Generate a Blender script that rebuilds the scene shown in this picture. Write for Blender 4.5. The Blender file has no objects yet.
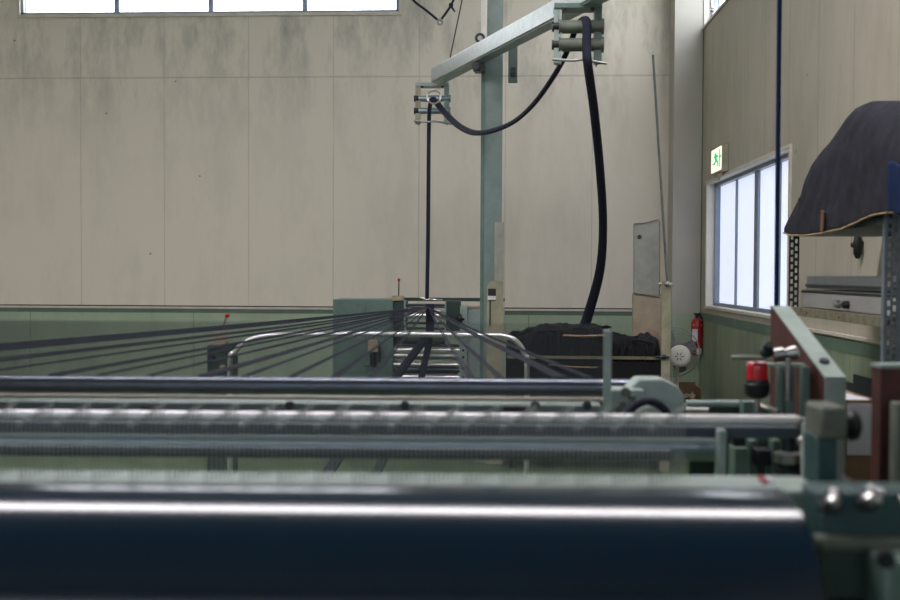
import bpy, math, random
from mathutils import Matrix, Vector, noise
random.seed(7)
sc = bpy.context.scene
COL = sc.collection
R = math.radians

# ---------------------------------------------------------------- camera
F = 1000.0
CAMZ = 1.5
CAMROT = (Matrix.Rotation(R(2.8), 3, 'Z') @ Matrix.Rotation(R(90 - 1.49), 3, 'X') @ Matrix.Rotation(R(0.27), 3, 'Z'))
cd = bpy.data.cameras.new('camera'); cam = bpy.data.objects.new('camera', cd); COL.objects.link(cam)
cam.matrix_world = Matrix.Translation((0, 0, CAMZ)) @ CAMROT.to_4x4()
cd.sensor_width = 36; cd.lens = 40; cd.clip_start = .05
cd.dof.use_dof = True; cd.dof.focus_distance = 8.6; cd.dof.aperture_fstop = 2.9
sc.camera = cam

ROOM = Matrix.Identity(3)
MACH = Matrix.Rotation(R(1.9), 3, 'Z')
def ray(px, py, fr=ROOM):
    return fr.transposed() @ (CAMROT @ Vector(((px - 450) / F, -(py - 300) / F, -1)))
def at(px, py, Y, fr=ROOM):
    d = ray(px, py, fr); t = Y / d.y
    return Vector((d.x * t, Y, CAMZ + d.z * t))
def atX(px, py, X, fr=ROOM):
    d = ray(px, py, fr); t = X / d.x
    return Vector((X, d.y * t, CAMZ + d.z * t))
def mat_(px, py, Y): return at(px, py, Y, MACH)

# ---------------------------------------------------------------- materials
def lin(c):
    return tuple(((v/255)/12.92 if v/255 <= .04045 else ((v/255+.055)/1.055)**2.4) for v in c) + (1,)
def new(name):
    m = bpy.data.materials.new(name); m.use_nodes = True
    n = m.node_tree.nodes; b = n['Principled BSDF']
    return m, n, m.node_tree.links, b
def mk(name, c, rough=.5, metal=0., var=.12, scale=6., bump=.0, c2=None, spec=.5, coat=0.):
    m, n, l, b = new(name)
    b.inputs['Roughness'].default_value = rough; b.inputs['Metallic'].default_value = metal
    b.inputs['Specular IOR Level'].default_value = spec
    b.inputs['Coat Weight'].default_value = coat
    tc = n.new('ShaderNodeTexCoord'); nz = n.new('ShaderNodeTexNoise')
    nz.inputs['Scale'].default_value = scale; nz.inputs['Detail'].default_value = 6; nz.inputs['Roughness'].default_value = .65
    l.new(tc.outputs['Object'], nz.inputs['Vector'])
    rp = n.new('ShaderNodeValToRGB')
    a = lin(c)
    d = lin(c2) if c2 else tuple(v*(1-var*2) for v in a[:3])+(1,)
    rp.color_ramp.elements[0].color = d; rp.color_ramp.elements[0].position = .3
    rp.color_ramp.elements[1].color = a; rp.color_ramp.elements[1].position = .6
    l.new(nz.outputs['Fac'], rp.inputs['Fac']); l.new(rp.outputs['Color'], b.inputs['Base Color'])
    if bump:
        bp = n.new('ShaderNodeBump'); bp.inputs['Strength'].default_value = bump; bp.inputs['Distance'].default_value = .01
        l.new(nz.outputs['Fac'], bp.inputs['Height']); l.new(bp.outputs['Normal'], b.inputs['Normal'])
    return m
def emis(name, c, s):
    m, n, l, b = new(name)
    b.inputs['Base Color'].default_value = lin(c)
    b.inputs['Emission Color'].default_value = lin(c); b.inputs['Emission Strength'].default_value = s
    return m

def wall_mat(name, base, dirt, axis, x0, period, zseam=None, lines=.75, top_dirt=True, upper_z=None):
    """painted board wall: vertical joints every `period`, one horizontal joint, stains"""
    m, n, l, b = new(name)
    b.inputs['Roughness'].default_value = .75
    tc = n.new('ShaderNodeTexCoord'); sp = n.new('ShaderNodeSeparateXYZ'); l.new(tc.outputs['Object'], sp.inputs[0])
    def M(op, a, bb=None, c=None):
        k = n.new('ShaderNodeMath'); k.operation = op
        for i, v in enumerate((a, bb, c)):
            if v is None: continue
            if isinstance(v, (int, float)): k.inputs[i].default_value = v
            else: l.new(v, k.inputs[i])
        return k.outputs[0]
    ax = sp.outputs[axis]
    t = M('DIVIDE', M('SUBTRACT', ax, x0), period)
    fr = M('FRACT', t)
    dist = M('MULTIPLY', M('MINIMUM', fr, M('SUBTRACT', 1.0, fr)), period)
    wob = n.new('ShaderNodeTexNoise'); wob.inputs['Scale'].default_value = 2.5; l.new(tc.outputs['Object'], wob.inputs['Vector'])
    lw = M('MULTIPLY', wob.outputs['Fac'], .009)
    line = M('LESS_THAN', dist, lw)
    if zseam is not None:
        dz = M('ABSOLUTE', M('SUBTRACT', sp.outputs['Z'], zseam))
        line = M('MAXIMUM', line, M('LESS_THAN', dz, M('MULTIPLY', wob.outputs['Fac'], .015)))
    # stains
    mp = n.new('ShaderNodeMapping'); mp.inputs['Scale'].default_value = (1.1, 1.1, .35); l.new(tc.outputs['Object'], mp.inputs[0])
    nz = n.new('ShaderNodeTexNoise'); nz.inputs['Scale'].default_value = 2.2; nz.inputs['Detail'].default_value = 9; nz.inputs['Roughness'].default_value = .7
    l.new(mp.outputs[0], nz.inputs['Vector'])
    rp = n.new('ShaderNodeValToRGB'); rp.color_ramp.elements[0].position = .46; rp.color_ramp.elements[1].position = .72
    l.new(nz.outputs['Fac'], rp.inputs['Fac'])
    amt = rp.outputs['Color']
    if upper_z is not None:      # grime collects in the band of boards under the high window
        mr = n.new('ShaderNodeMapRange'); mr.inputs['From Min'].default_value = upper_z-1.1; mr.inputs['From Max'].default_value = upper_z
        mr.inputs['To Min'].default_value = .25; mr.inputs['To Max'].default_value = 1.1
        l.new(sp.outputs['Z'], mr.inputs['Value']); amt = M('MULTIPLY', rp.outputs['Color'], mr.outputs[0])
    mix = n.new('ShaderNodeMixRGB'); mix.inputs[1].default_value = lin(base); mix.inputs[2].default_value = lin(dirt)
    l.new(M('MULTIPLY', amt, .75), mix.inputs[0])
    # small specks
    vs = n.new('ShaderNodeTexVoronoi'); vs.inputs['Scale'].default_value = 2.6; l.new(tc.outputs['Object'], vs.inputs['Vector'])
    spk = M('LESS_THAN', vs.outputs['Distance'], .03)
    mix3 = n.new('ShaderNodeMixRGB'); mix3.inputs[2].default_value = lin((70, 66, 60))
    l.new(M('MULTIPLY', spk, .7), mix3.inputs[0]); l.new(mix.outputs[0], mix3.inputs[1])
    mix2 = n.new('ShaderNodeMixRGB'); mix2.inputs[2].default_value = tuple(v*.25 for v in lin(base)[:3])+(1,)
    l.new(M('MULTIPLY', line, lines), mix2.inputs[0]); l.new(mix3.outputs[0], mix2.inputs[1])
    l.new(mix2.outputs[0], b.inputs['Base Color'])
    fn = n.new('ShaderNodeTexNoise'); fn.inputs['Scale'].default_value = 90; l.new(tc.outputs['Object'], fn.inputs['Vector'])
    bp = n.new('ShaderNodeBump'); bp.inputs['Strength'].default_value = .12; bp.inputs['Distance'].default_value = .004
    l.new(fn.outputs['Fac'], bp.inputs['Height']); l.new(bp.outputs['Normal'], b.inputs['Normal'])
    return m

YB = 10.75
sx = [at(p, 190, YB).x for p in (81, 165, 249, 334, 421, 505)]
PER = (sx[-1]-sx[0])/5
XR = atX(701, 280, 1).x * 1.0
cornr = at(701, 300, YB - .3); XR = cornr.x            # right wall plane
ZS = at(300, 77, YB).z
ZW = at(300, 309.3, YB).z                              # top of green dado on the back wall

M_ = {}
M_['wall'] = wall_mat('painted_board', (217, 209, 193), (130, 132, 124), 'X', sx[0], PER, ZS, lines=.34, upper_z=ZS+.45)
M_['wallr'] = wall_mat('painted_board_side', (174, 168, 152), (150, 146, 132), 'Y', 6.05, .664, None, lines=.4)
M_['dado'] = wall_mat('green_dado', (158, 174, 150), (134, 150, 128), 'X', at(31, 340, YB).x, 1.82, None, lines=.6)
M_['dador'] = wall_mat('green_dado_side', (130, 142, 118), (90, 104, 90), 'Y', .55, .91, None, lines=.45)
M_['dadoband'] = mk('dark_green_band', (92, 114, 98), .6, var=.1)
M_['trimc'] = mk('cream_trim', (206, 198, 184), .6, var=.1)
M_['pillar'] = mk('pillar_paint', (172, 170, 160), .6, var=.04, scale=2)
M_['floor'] = mk('green_floor_paint', (86, 106, 72), .55, var=.2, scale=3, c2=(62, 82, 58))
M_['ceil'] = mk('ceiling_board', (150, 150, 146), .8, var=.1)
M_['green'] = mk('pale_green_machine_paint', (156, 170, 164), .42, var=.12, scale=9, c2=(132, 148, 142))
M_['green2'] = mk('mid_green_machine_paint', (96, 118, 108), .42, var=.12, scale=8, c2=(78, 100, 92))
M_['green3'] = mk('dark_green_machine_paint', (40, 62, 54), .45, var=.15, scale=8)
M_['greencol'] = mk('grey_green_column_paint', (126, 142, 138), .45, var=.1, scale=5, c2=(106, 124, 120))
M_['teal'] = mk('teal_machine_paint', (56, 84, 84), .4, var=.15, scale=12, c2=(38, 62, 64))
M_['olive'] = mk('olive_grey_metal', (98, 104, 92), .5, var=.2, scale=14)
M_['brown'] = mk('red_oxide_paint', (84, 40, 36), .6, var=.25, scale=10, c2=(50, 26, 26))
M_['steel'] = mk('worn_steel', (176, 176, 172), .33, 1., var=.15, scale=30)
M_['chrome'] = mk('polished_chrome', (240, 236, 238), .28, 1., var=.04, scale=10)
M_['bright'] = mk('bright_satin_bar', (254, 251, 254), .36, .2, var=.02, scale=10)
M_['slate'] = mk('slate_blue_paint', (70, 82, 92), .45, .1, var=.1, scale=10)
M_['dsteel'] = mk('dark_steel', (72, 78, 82), .38, .9, var=.2, scale=20)
M_['galv'] = mk('galvanised_steel', (160, 166, 162), .36, .6, var=.12, scale=25)
M_['roller'] = mk('grey_green_roller', (146, 162, 164), .36, .7, var=.06, scale=5)
M_['rollerA'] = mk('grey_steel_roller', (112, 118, 130), .27, .9, var=.06, scale=12)
M_['black'] = mk('black_plastic', (24, 26, 30), .45, var=.1)
M_['rope'] = mk('navy_yarn', (26, 30, 50), .85, var=.25, scale=60, c2=(13, 16, 32), bump=.5)
M_['heap'] = mk('black_navy_heap', (14, 15, 21), .95, var=.3, scale=40, c2=(6, 6, 10), bump=1.)
M_['cloth'] = mk('charcoal_cloth', (50, 50, 58), .95, var=.12, scale=14, c2=(38, 39, 47), bump=.35, spec=.15)
M_['clothb'] = mk('navy_cloth', (20, 38, 74), .9, var=.12, scale=14, bump=.3, spec=.2)
M_['hem'] = mk('tan_hem', (170, 146, 110), .9, var=.2, scale=30)
M_['stain'] = mk('brown_patch', (116, 84, 66), .9, var=.2, scale=30)
M_['alu'] = mk('aluminium_frame', (132, 142, 158), .4, .4, var=.06)
M_['white'] = mk('white_plastic', (218, 216, 206), .45, var=.06)
M_['cream'] = mk('cream_paint', (162, 158, 134), .5, var=.15, scale=7, c2=(136, 130, 108))
M_['creamgrey'] = mk('grey_cream_board', (158, 158, 148), .6, var=.1, scale=5, c2=(134, 134, 124))
M_['tan'] = mk('tan_board', (170, 156, 132), .7, var=.15, scale=5)
M_['card'] = mk('brown_cardboard', (138, 112, 88), .85, var=.1, scale=8)
M_['paper'] = mk('white_paper', (214, 214, 224), .8, var=.04)
M_['red'] = mk('red_enamel', (168, 26, 30), .35, var=.12, scale=12)
M_['redg'] = mk('red_lens', (196, 22, 36), .15, var=.05, coat=.6)
M_['brass'] = mk('brass_strip', (150, 122, 84), .45, .3, var=.2, scale=40)
M_['rack'] = mk('blue_grey_rack_paint', (112, 122, 132), .5, .2, var=.15, scale=30)
M_['rackd'] = mk('dark_rack_paint', (44, 56, 58), .5, .2, var=.15, scale=30)
M_['shelfb'] = mk('dirty_olive_shelf_beam', (122, 118, 96), .6, var=.3, scale=18, c2=(84, 78, 64))
M_['boxg'] = mk('grey_machine_casing', (130, 132, 136), .4, .3, var=.08, scale=12)
M_['boxl'] = mk('light_grey_casing', (168, 168, 166), .45, .2, var=.06, scale=8)
M_['signg'] = emis('sign_green', (30, 160, 110), .8)
M_['signw'] = emis('sign_white', (250, 246, 220), .75)
M_['pane'] = emis('daylit_frosted_glass', (222, 230, 250), .62)
M_['paneh'] = emis('daylit_glass_high', (244, 248, 255), 5.0)
M_['glow_roof'] = emis('added_roof_glow', (250, 244, 246), 17.)  # glow for the added roof strip, makes the streak on the front roller
M_['glow_fill'] = emis('added_fill_glow', (226, 236, 255), 1.7)  # fill glow for the added band behind the camera
M_['tube'] = emis('fluorescent_tube', (255, 240, 228), 15.)
M_['mesh'] = mk('grey_fan_wire', (150, 156, 150), .4, .3, var=.05)
def navy_beam():
    m, n, l, b = new('glossy_navy_beam')
    b.inputs['Roughness'].default_value = .15
    b.inputs['Specular IOR Level'].default_value = .75
    tc = n.new('ShaderNodeTexCoord'); wv = n.new('ShaderNodeTexWave'); wv.inputs['Scale'].default_value = 55; wv.bands_direction = 'X'
    l.new(tc.outputs['Object'], wv.inputs['Vector'])
    rp = n.new('ShaderNodeValToRGB'); rp.color_ramp.elements[0].color = lin((3, 26, 44)); rp.color_ramp.elements[1].color = lin((6, 36, 54))
    l.new(wv.outputs['Fac'], rp.inputs['Fac']); l.new(rp.outputs['Color'], b.inputs['Base Color'])
    return m
M_['navy'] = navy_beam()
def glass():
    m, n, l, b = new('smoky_plate'); b.inputs['Roughness'].default_value = .2
    return m

# ---------------------------------------------------------------- mesh builder
class MB:
    def __init__(s): s.v = []; s.f = []
    def add(s, vs, fs):
        o = len(s.v); s.v += [Vector(v) for v in vs]; s.f += [tuple(i+o for i in f) for f in fs]; return s
    def box(s, a, b):
        x0, x1 = sorted((a[0], b[0])); y0, y1 = sorted((a[1], b[1])); z0, z1 = sorted((a[2], b[2]))
        vs = [(x, y, z) for x in (x0, x1) for y in (y0, y1) for z in (z0, z1)]
        return s.add(vs, [(0,1,3,2), (4,6,7,5), (0,4,5,1), (2,3,7,6), (0,2,6,4), (1,5,7,3)])
    def prism(s, poly, off):
        """poly: list of points, extruded by vector off"""
        n = len(poly); off = Vector(off); p = [Vector(q) for q in poly]
        nrm = Vector((0, 0, 0))
        for i in range(n): nrm += p[i].cross(p[(i+1) % n])
        if nrm.dot(off) > 0: p = p[::-1]
        return s.add(p + [q+off for q in p], [tuple(range(n)), tuple(range(2*n-1, n-1, -1))] + [(i, i+n, (i+1) % n + n, (i+1) % n) for i in range(n)])
    def tube(s, pts, r, n=12, r2=None, cap=True, up=None):
        pts = [Vector(p) for p in pts]; N = len(pts); rs = r if isinstance(r, (list, tuple)) else [r]*N
        up = Vector(up) if up else Vector((0, 0, 1))
        rings = []; prev = None
        for i in range(N):
            t = (pts[min(i+1, N-1)] - pts[max(i-1, 0)]).normalized()
            if prev is None:
                a = t.cross(up)
                if a.length < .05: a = t.cross(Vector((1, 0, 0)))
                a.normalize()
            else:
                a = prev - t*prev.dot(t); a.normalize()
            prev = a; b = a.cross(t)
            k = r2 if r2 else 1.
            rings.append([pts[i] + (a*math.cos(2*math.pi*j/n) + b*math.sin(2*math.pi*j/n)*k)*rs[i] for j in range(n)])
        vs = [v for g in rings for v in g]; fs = []
        for i in range(N-1):
            for j in range(n):
                fs.append((i*n+j, (i+1)*n+j, (i+1)*n+(j+1) % n, i*n+(j+1) % n))
        if cap: fs += [tuple(range(n)), tuple(range(N*n-1, (N-1)*n-1, -1))]
        return s.add(vs, fs)
    def cyl(s, a, b, r, n=24): return s.tube([a, b], r, n)
    def lathe(s, a, b, prof, n=28):
        """profile (t along a..b, radius)"""
        a = Vector(a); b = Vector(b); d = (b-a).normalized()
        u = d.cross(Vector((0, 0, 1)))
        if u.length < .05: u = d.cross(Vector((1, 0, 0)))
        u.normalize(); w = u.cross(d)
        vs = []
        for t, r in prof:
            for j in range(n):
                q = 2*math.pi*j/n; vs.append(a + (b-a)*t + (u*math.cos(q)+w*math.sin(q))*r)
        N = len(prof); fs = [(i*n+j, (i+1)*n+j, (i+1)*n+(j+1) % n, i*n+(j+1) % n) for i in range(N-1) for j in range(n)]
        fs += [tuple(range(n)), tuple(range(N*n-1, (N-1)*n-1, -1))]
        return s.add(vs, fs)
    def torus(s, c, ax, Rr, r, n=32, m=8, a0=0, a1=2*math.pi):
        ax = Vector(ax).normalized(); u = ax.cross(Vector((0, 0, 1)))
        if u.length < .05: u = ax.cross(Vector((1, 0, 0)))
        u.normalize(); w = ax.cross(u); c = Vector(c); full = abs(a1-a0-2*math.pi) < 1e-6
        vs = []; N = n if full else n+1
        for i in range(N):
            q = a0 + (a1-a0)*i/n; d = u*math.cos(q)+w*math.sin(q)
            for j in range(m):
                p = 2*math.pi*j/m; vs.append(c + d*(Rr + r*math.cos(p)) + ax*r*math.sin(p))
        fs = [(i*m+j, ((i+1) % N)*m+j, ((i+1) % N)*m+(j+1) % m, i*m+(j+1) % m) for i in range(n if full else n) for j in range(m)]
        if not full: fs += [tuple(range(m)), tuple(range(N*m-1, (N-1)*m-1, -1))]
        return s.add(vs, fs)
    def sphere(s, c, r, n=14, sc_=(1, 1, 1)):
        c = Vector(c); vs = []; k = n//2
        for i in range(1, k):
            p = math.pi*i/k
            for j in range(n):
                q = 2*math.pi*j/n; vs.append(c+Vector((math.sin(p)*math.cos(q)*r*sc_[0], math.sin(p)*math.sin(q)*r*sc_[1], math.cos(p)*r*sc_[2])))
        t = len(vs); vs += [c+Vector((0, 0, r*sc_[2])), c-Vector((0, 0, r*sc_[2]))]
        fs = [(i*n+j, (i+1)*n+j, (i+1)*n+(j+1) % n, i*n+(j+1) % n) for i in range(k-2) for j in range(n)]
        fs += [(t, j, (j+1) % n) for j in range(n)] + [(t+1, (k-2)*n+(j+1) % n, (k-2)*n+j) for j in range(n)]
        return s.add(vs, fs)
    def build(s, name, mat, parent=None, bevel=0, fr=None, smooth=True, base=None):
        """vertices are in frame coordinates; parent (thing or part) fixes frame and origin"""
        if parent is not None:
            org = Vector(parent['_o']); fr_i = parent['_f']
        else:
            fr_i = 1 if fr is MACH else 0
            if base is None:
                xs = [v.x for v in s.v]; ys = [v.y for v in s.v]; zs = [v.z for v in s.v]
                base = ((min(xs)+max(xs))/2, (min(ys)+max(ys))/2, min(zs))
            org = Vector(base)
        me = bpy.data.meshes.new(name)
        me.from_pydata([v-org for v in s.v], [], s.f); me.update()
        import bmesh
        bm = bmesh.new(); bm.from_mesh(me); bmesh.ops.recalc_face_normals(bm, faces=bm.faces); bm.to_mesh(me); bm.free()
        if smooth:
            me.shade_smooth(); me.set_sharp_from_angle(angle=R(38))
        me.materials.append(M_[mat] if isinstance(mat, str) else mat)
        o = bpy.data.objects.new(name, me); COL.objects.link(o)
        o['_o'] = tuple(org); o['_f'] = fr_i
        if parent is not None: o.parent = parent
        else:
            fm = MACH if fr_i else ROOM
            o.location = fm @ org; o.rotation_euler = (0, 0, R(1.9) if fr_i else 0)
        if bevel:
            b = o.modifiers.new('bevel', 'BEVEL'); b.width = bevel; b.segments = 2; b.limit_method = 'ANGLE'
        return o

def tag(o, label=None, cat=None, group=None, kind=None):
    if label: o['label'] = label
    if cat: o['category'] = cat
    if group: o['group'] = group
    if kind: o['kind'] = kind
    return o
def thing(name, base, label, cat, group=None, fr=ROOM):
    o = bpy.data.objects.new(name, None); COL.objects.link(o); o.empty_display_size = .1
    base = Vector(base); o['_o'] = tuple(base); o['_f'] = 1 if fr is MACH else 0
    o.location = fr @ base; o.rotation_euler = (0, 0, R(1.9) if fr is MACH else 0)
    return tag(o, label, cat, group)
def struct(name, mb, mat, parent=None, **k):
    o = mb.build(name, mat, parent, **({'base': (0, 0, 0)} if parent is None else {}), **k)
    if parent is None: o['kind'] = 'structure'
    return o
def copy_tree(o, parent=None):
    c = o.copy(); COL.objects.link(c)
    if parent is not None: c.parent = parent
    for ch in list(o.children): copy_tree(ch, c)
    return c
def bez(pts, n=10):
    """catmull-rom through points"""
    P = [Vector(p) for p in pts]; P = [P[0]*2-P[1]] + P + [P[-1]*2-P[-2]]; out = []
    for i in range(1, len(P)-2):
        for k in range(n):
            t = k/n; a, b, c, d = P[i-1:i+3]
            out.append(.5*((2*b)+(c-a)*t+(2*a-5*b+4*c-d)*t*t+(3*b-a-3*c+d)*t**3))
    out.append(P[-2]); return out

def each(name, mat, parent, mbs, **k):
    for q in mbs: q.build(name, mat, parent, **k)

# ================================================================ SETTING
XL, YF, ZC = -8.5, -5.0, 5.6
struct('floor', MB().box((XL-.2, YF-.2, -.1), (XR+.2, YB+.2, 0)), 'floor')
RL0, RL1 = 3.55, 4.3
struct('ceiling', MB().box((XL-.2, YF-.2, ZC), (XR+.2, RL0, ZC+.1)).box((XL-.2, RL1, ZC), (XR+.2, YB+.2, ZC+.1)), 'ceil')
rl = struct('added_roof_strip', MB().box((XL, RL0, ZC), (XR, RL0+.03, ZC+.1)).box((XL, RL1-.03, ZC), (XR, RL1, ZC+.1)), 'alu')  # added out of view: glowing strip that gives the front roller its white streak
for i in range(8):
    xa_ = XL+(XR-XL)*i/8; xb_ = XL+(XR-XL)*(i+1)/8
    MB().box((xa_+.01, RL0+.03, ZC+.04), (xb_-.01, RL1-.03, ZC+.05)).build('pane', 'glow_roof', rl)
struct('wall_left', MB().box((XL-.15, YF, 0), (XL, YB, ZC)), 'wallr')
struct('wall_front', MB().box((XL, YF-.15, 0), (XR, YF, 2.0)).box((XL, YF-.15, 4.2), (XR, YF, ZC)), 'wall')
wf = struct('added_fill_band', MB().box((XL, YF-.1, 2.0), (XR, YF-.02, 2.05)).box((XL, YF-.1, 4.15), (XR, YF-.02, 4.2)), 'alu')  # added behind the camera: glowing band for fill light
for i in range(8):
    xa_ = XL+(XR-XL)*i/8; xb_ = XL+(XR-XL)*(i+1)/8
    MB().box((xa_+.03, YF-.06, 2.05), (xb_-.03, YF-.05, 4.15)).build('pane', 'glow_fill', wf)
    MB().box((xb_-.03, YF-.1, 2.05), (xb_+.03 if i < 7 else xb_, YF-.02, 4.15)).build('mullion', 'alu', wf)
# back wall with the high window opening
wl = at(20, 14, YB); wr = at(399, 12, YB); wx0, wx1 = wl.x, wr.x; wz0 = at(200, 13.5, YB).z; wz1 = wz0+.95
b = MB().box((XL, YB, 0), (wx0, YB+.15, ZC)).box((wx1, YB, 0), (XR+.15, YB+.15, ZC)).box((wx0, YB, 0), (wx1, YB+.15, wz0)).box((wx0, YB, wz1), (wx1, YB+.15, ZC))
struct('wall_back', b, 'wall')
pilx0 = at(672, 300, YB-.3).x
dz = ZW
d = MB().box((XL, YB-.014, 0), (pilx0, YB, dz-.045))
struct('trim_1', d, 'dado')                                       # green dado boards
struct('trim_2', MB().box((XL, YB-.018, dz-.045), (pilx0, YB, dz)), 'dadoband')
struct('trim_3', MB().box((XL, YB-.03, dz), (pilx0, YB, dz+.022)), 'trimc')
struct('trim_4', MB().box((XL, YB-.006, dz+.022), (pilx0, YB, dz+.034)), 'black')
struct('wall_corner', MB().box((pilx0, YB-.3, dz), (XR, YB, ZC)), 'pillar')
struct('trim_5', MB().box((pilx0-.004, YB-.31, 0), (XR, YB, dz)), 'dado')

def window_frame(name, x0, x1, z0, z1, y, mull, pane, t=.03, depth=.09):
    """window in a wall that faces -Y"""
    fr = MB()
    fr.box((x0, y, z0), (x1, y+depth, z0+t)).box((x0, y, z1-t), (x1, y+depth, z1)).box((x0, y, z0), (x0+t, y+depth, z1)).box((x1-t, y, z0), (x1, y+depth, z1))
    for m_ in mull: fr.box((m_-.026, y+.02, z0), (m_+.026, y+depth-.01, z1))
    w = struct(name, fr, 'alu')
    xs = [x0+t]+list(mull)+[x1-t]
    for i in range(len(xs)-1):
        MB().box((xs[i]+.012, y+.045, z0+.028), (xs[i+1]-.012, y+.055, z1-.028)).build('pane', pane, w)
    return w
w1 = window_frame('window_1', wx0, wx1, wz0, wz1, YB+.02, [at(p, 8, YB+.05).x for p in (117, 211, 305)], 'paneh')
sl = MB().box((wx0-.03, YB-.02, wz0-.035), (wx1+.03, YB+.1, wz0)); sl.box((wx0-.03, YB-.012, wz0), (wx0, YB, wz1)).box((wx1, YB-.012, wz0), (wx1+.03, YB, wz1))
sl.build('sill', 'trimc', w1)

# right wall with two openings
ya = atX(707, 250, XR).y; yb_ = atX(790, 250, XR).y
za = atX(747, 166.5, XR).z; zb = atX(740, 311, XR).z
ua = atX(704, 20, XR).y; uz = atX(703, 29, XR).z
def side_wall(holes):
    mb = MB(); ys = sorted(set([YF, YB]+[h[0] for h in holes]+[h[1] for h in holes]))
    for y0, y1 in zip(ys, ys[1:]):
        hs = sorted([h for h in holes if h[0] <= y0+1e-6 and h[1] >= y1-1e-6], key=lambda h: h[2]); z = 0
        for h in hs: mb.box((XR, y0, z), (XR+.17, y1, h[2])); z = h[3]
        mb.box((XR, y0, z), (XR+.17, y1, ZC))
    return mb
ub = yb_ - .05
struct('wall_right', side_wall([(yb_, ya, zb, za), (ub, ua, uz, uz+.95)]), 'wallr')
def window_side(name, y0, y1, z0, z1, mull, pane):
    fr = MB(); t = .035; x = XR+.07
    fr.box((x, y0, z0), (x+.1, y1, z0+t)).box((x, y0, z1-t), (x+.1, y1, z1)).box((x, y0, z0), (x+.1, y0+t, z1)).box((x, y1-t, z0), (x+.1, y1, z1))
    w = struct(name, fr, 'alu')
    for yy, ww in mull: MB().box((x+.03, yy-ww, z0+t), (x+.075, yy+ww, z1-t)).build('mullion', 'alu', w)
    ys = [y0+t]+sorted(m[0] for m in mull)+[y1-t]
    for i in range(len(ys)-1): MB().box((x+.05, ys[i]+.01, z0+.03), (x+.06, ys[i+1]-.01, z1-.03)).build('pane', pane, w)
    rv = MB(); u = .022
    rv.box((XR-.02, y0-u, z1), (XR+.12, y1+u, z1+u)).box((XR-.02, y0-u, z0-u), (XR+.12, y1+u, z0)).box((XR-.02, y0-u, z0), (XR+.03, y0, z1)).box((XR-.012, y1, z0), (XR+.03, y1+u, z1))
    rv.build('window_casing', 'trimc', w)
    MB().box((XR-.005, y1-.004, z0), (XR+.16, y1, z1)).box((XR-.005, y0, z0), (XR+.16, y0+.004, z1)).box((XR-.005, y0, z0), (XR+.16, y1, z0+.004)).box((XR-.005, y0, z1-.004), (XR+.16, y1, z1)).build('window_reveal', 'white', w)
    return w
mu = [(atX(p, 230, XR+.06).y, w_) for p, w_ in ((731, .012), (751, .06), (773, .012))]
window_side('window_2', yb_, ya, zb, za, mu, 'pane')
w3 = window_side('window_3', ub, ua, uz, uz+.95, [(ua-.18, .03), (ua-.9, .03), (ua-1.8, .03)], 'paneh')
h = atX(715, 10, XR+.01); MB().lathe(h+Vector((-.05, 0, 0)), h, [(0, .018), (.6, .03), (1, .03)]).tube([h+Vector((-.03, 0, 0)), h+Vector((-.03, 0, .12))], .008).build('window_latch', 'chrome', w3)
# green dado on the right wall
zr = atX(840, 335, XR).z
zr2 = zb-.03
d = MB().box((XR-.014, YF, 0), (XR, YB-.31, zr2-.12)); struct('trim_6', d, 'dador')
struct('trim_7', MB().box((XR-.018, YF, zr2-.12), (XR, YB-.31, zr2-.045)), 'dadoband')
struct('trim_8', MB().box((XR-.03, YF, zr2-.03), (XR, yb_-.03, zr2-.012)), 'trimc')
# dark corner bead between pillar and right wall
struct('trim_9', MB().box((XR-.01, YB-.306, dz), (XR, YB-.3, ZC)), 'olive')
# dark plinth band low on the right wall with its stepped end
yk = atX(858, 400, XR).y
struct('baseboard_right', MB().box((XR-.03, YF, .0), (XR-.014, yk, atX(858, 374, XR).z)).box((XR-.03, yk, 0), (XR-.014, atX(835, 400, XR).y, atX(840, 378, XR).z)), 'rackd')

# ================================================================ COLUMN AND GUIDE ARM
yc = 7.95
cL = at(481, 200, yc).x; cR = at(502, 200, yc).x
zAup = at(483, 40, yc).z
col = thing('steel_column', ((cL+cR)/2, yc+.09, 0), 'tall grey-green steel column standing behind the slanting overhead arm', 'column')
MB().box((cL, yc, 0), (cR, yc+.012, ZC)).box((cL, yc+.17, 0), (cR, yc+.182, ZC)).box(((cL+cR)/2-.006, yc+.012, 0), ((cL+cR)/2+.006, yc+.17, ZC)).build('shaft', 'greencol', col)
MB().box((cL-.004, yc-.006, 0), (cL+.026, yc, zAup)).build('edge_strip', 'green2', col)
MB().cyl((cL+.018, yc-.03, zAup), (cL+.018, yc-.03, ZC), .024, 16).build('white_conduit', 'white', col)
MB().box((cL-.05, yc-.02, 0), (cR+.05, yc+.2, .02)).build('base_plate', 'greencol', col)

A0 = at(437.5, 75, 8.8); A1 = at(597, -8, 6.2)
zA = (A0.z+A1.z)/2
dirA = Vector((A1.x-A0.x, A1.y-A0.y, 0)).normalized(); sA = Vector((-dirA.y, dirA.x, 0))
arm = thing('rope_guide_arm', (A0.x, A0.y, zA-.06), 'slanting grey-green overhead arm with a roller frame at each end', 'rope guide arm')
def orient_box(mb, c0, c1, half_w, z0, z1):
    s_ = Vector((-(c1-c0).normalized().y, (c1-c0).normalized().x, 0))*half_w
    poly = [c0+s_, c1+s_, c1-s_, c0-s_]; mb.prism([Vector((p.x, p.y, z0)) for p in poly], (0, 0, z1-z0)); return mb
B0 = Vector((A0.x, A0.y, 0)); B1 = Vector((A1.x, A1.y, 0))+dirA*.15
orient_box(MB(), B0, B1, .06, zA-.06, zA+.06).build('beam', 'galv', arm, bevel=.004)
orient_box(MB(), B0+dirA*.01, B1, .05, zA-.068, zA-.06).build('underside_plate', 'green', arm)
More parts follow.
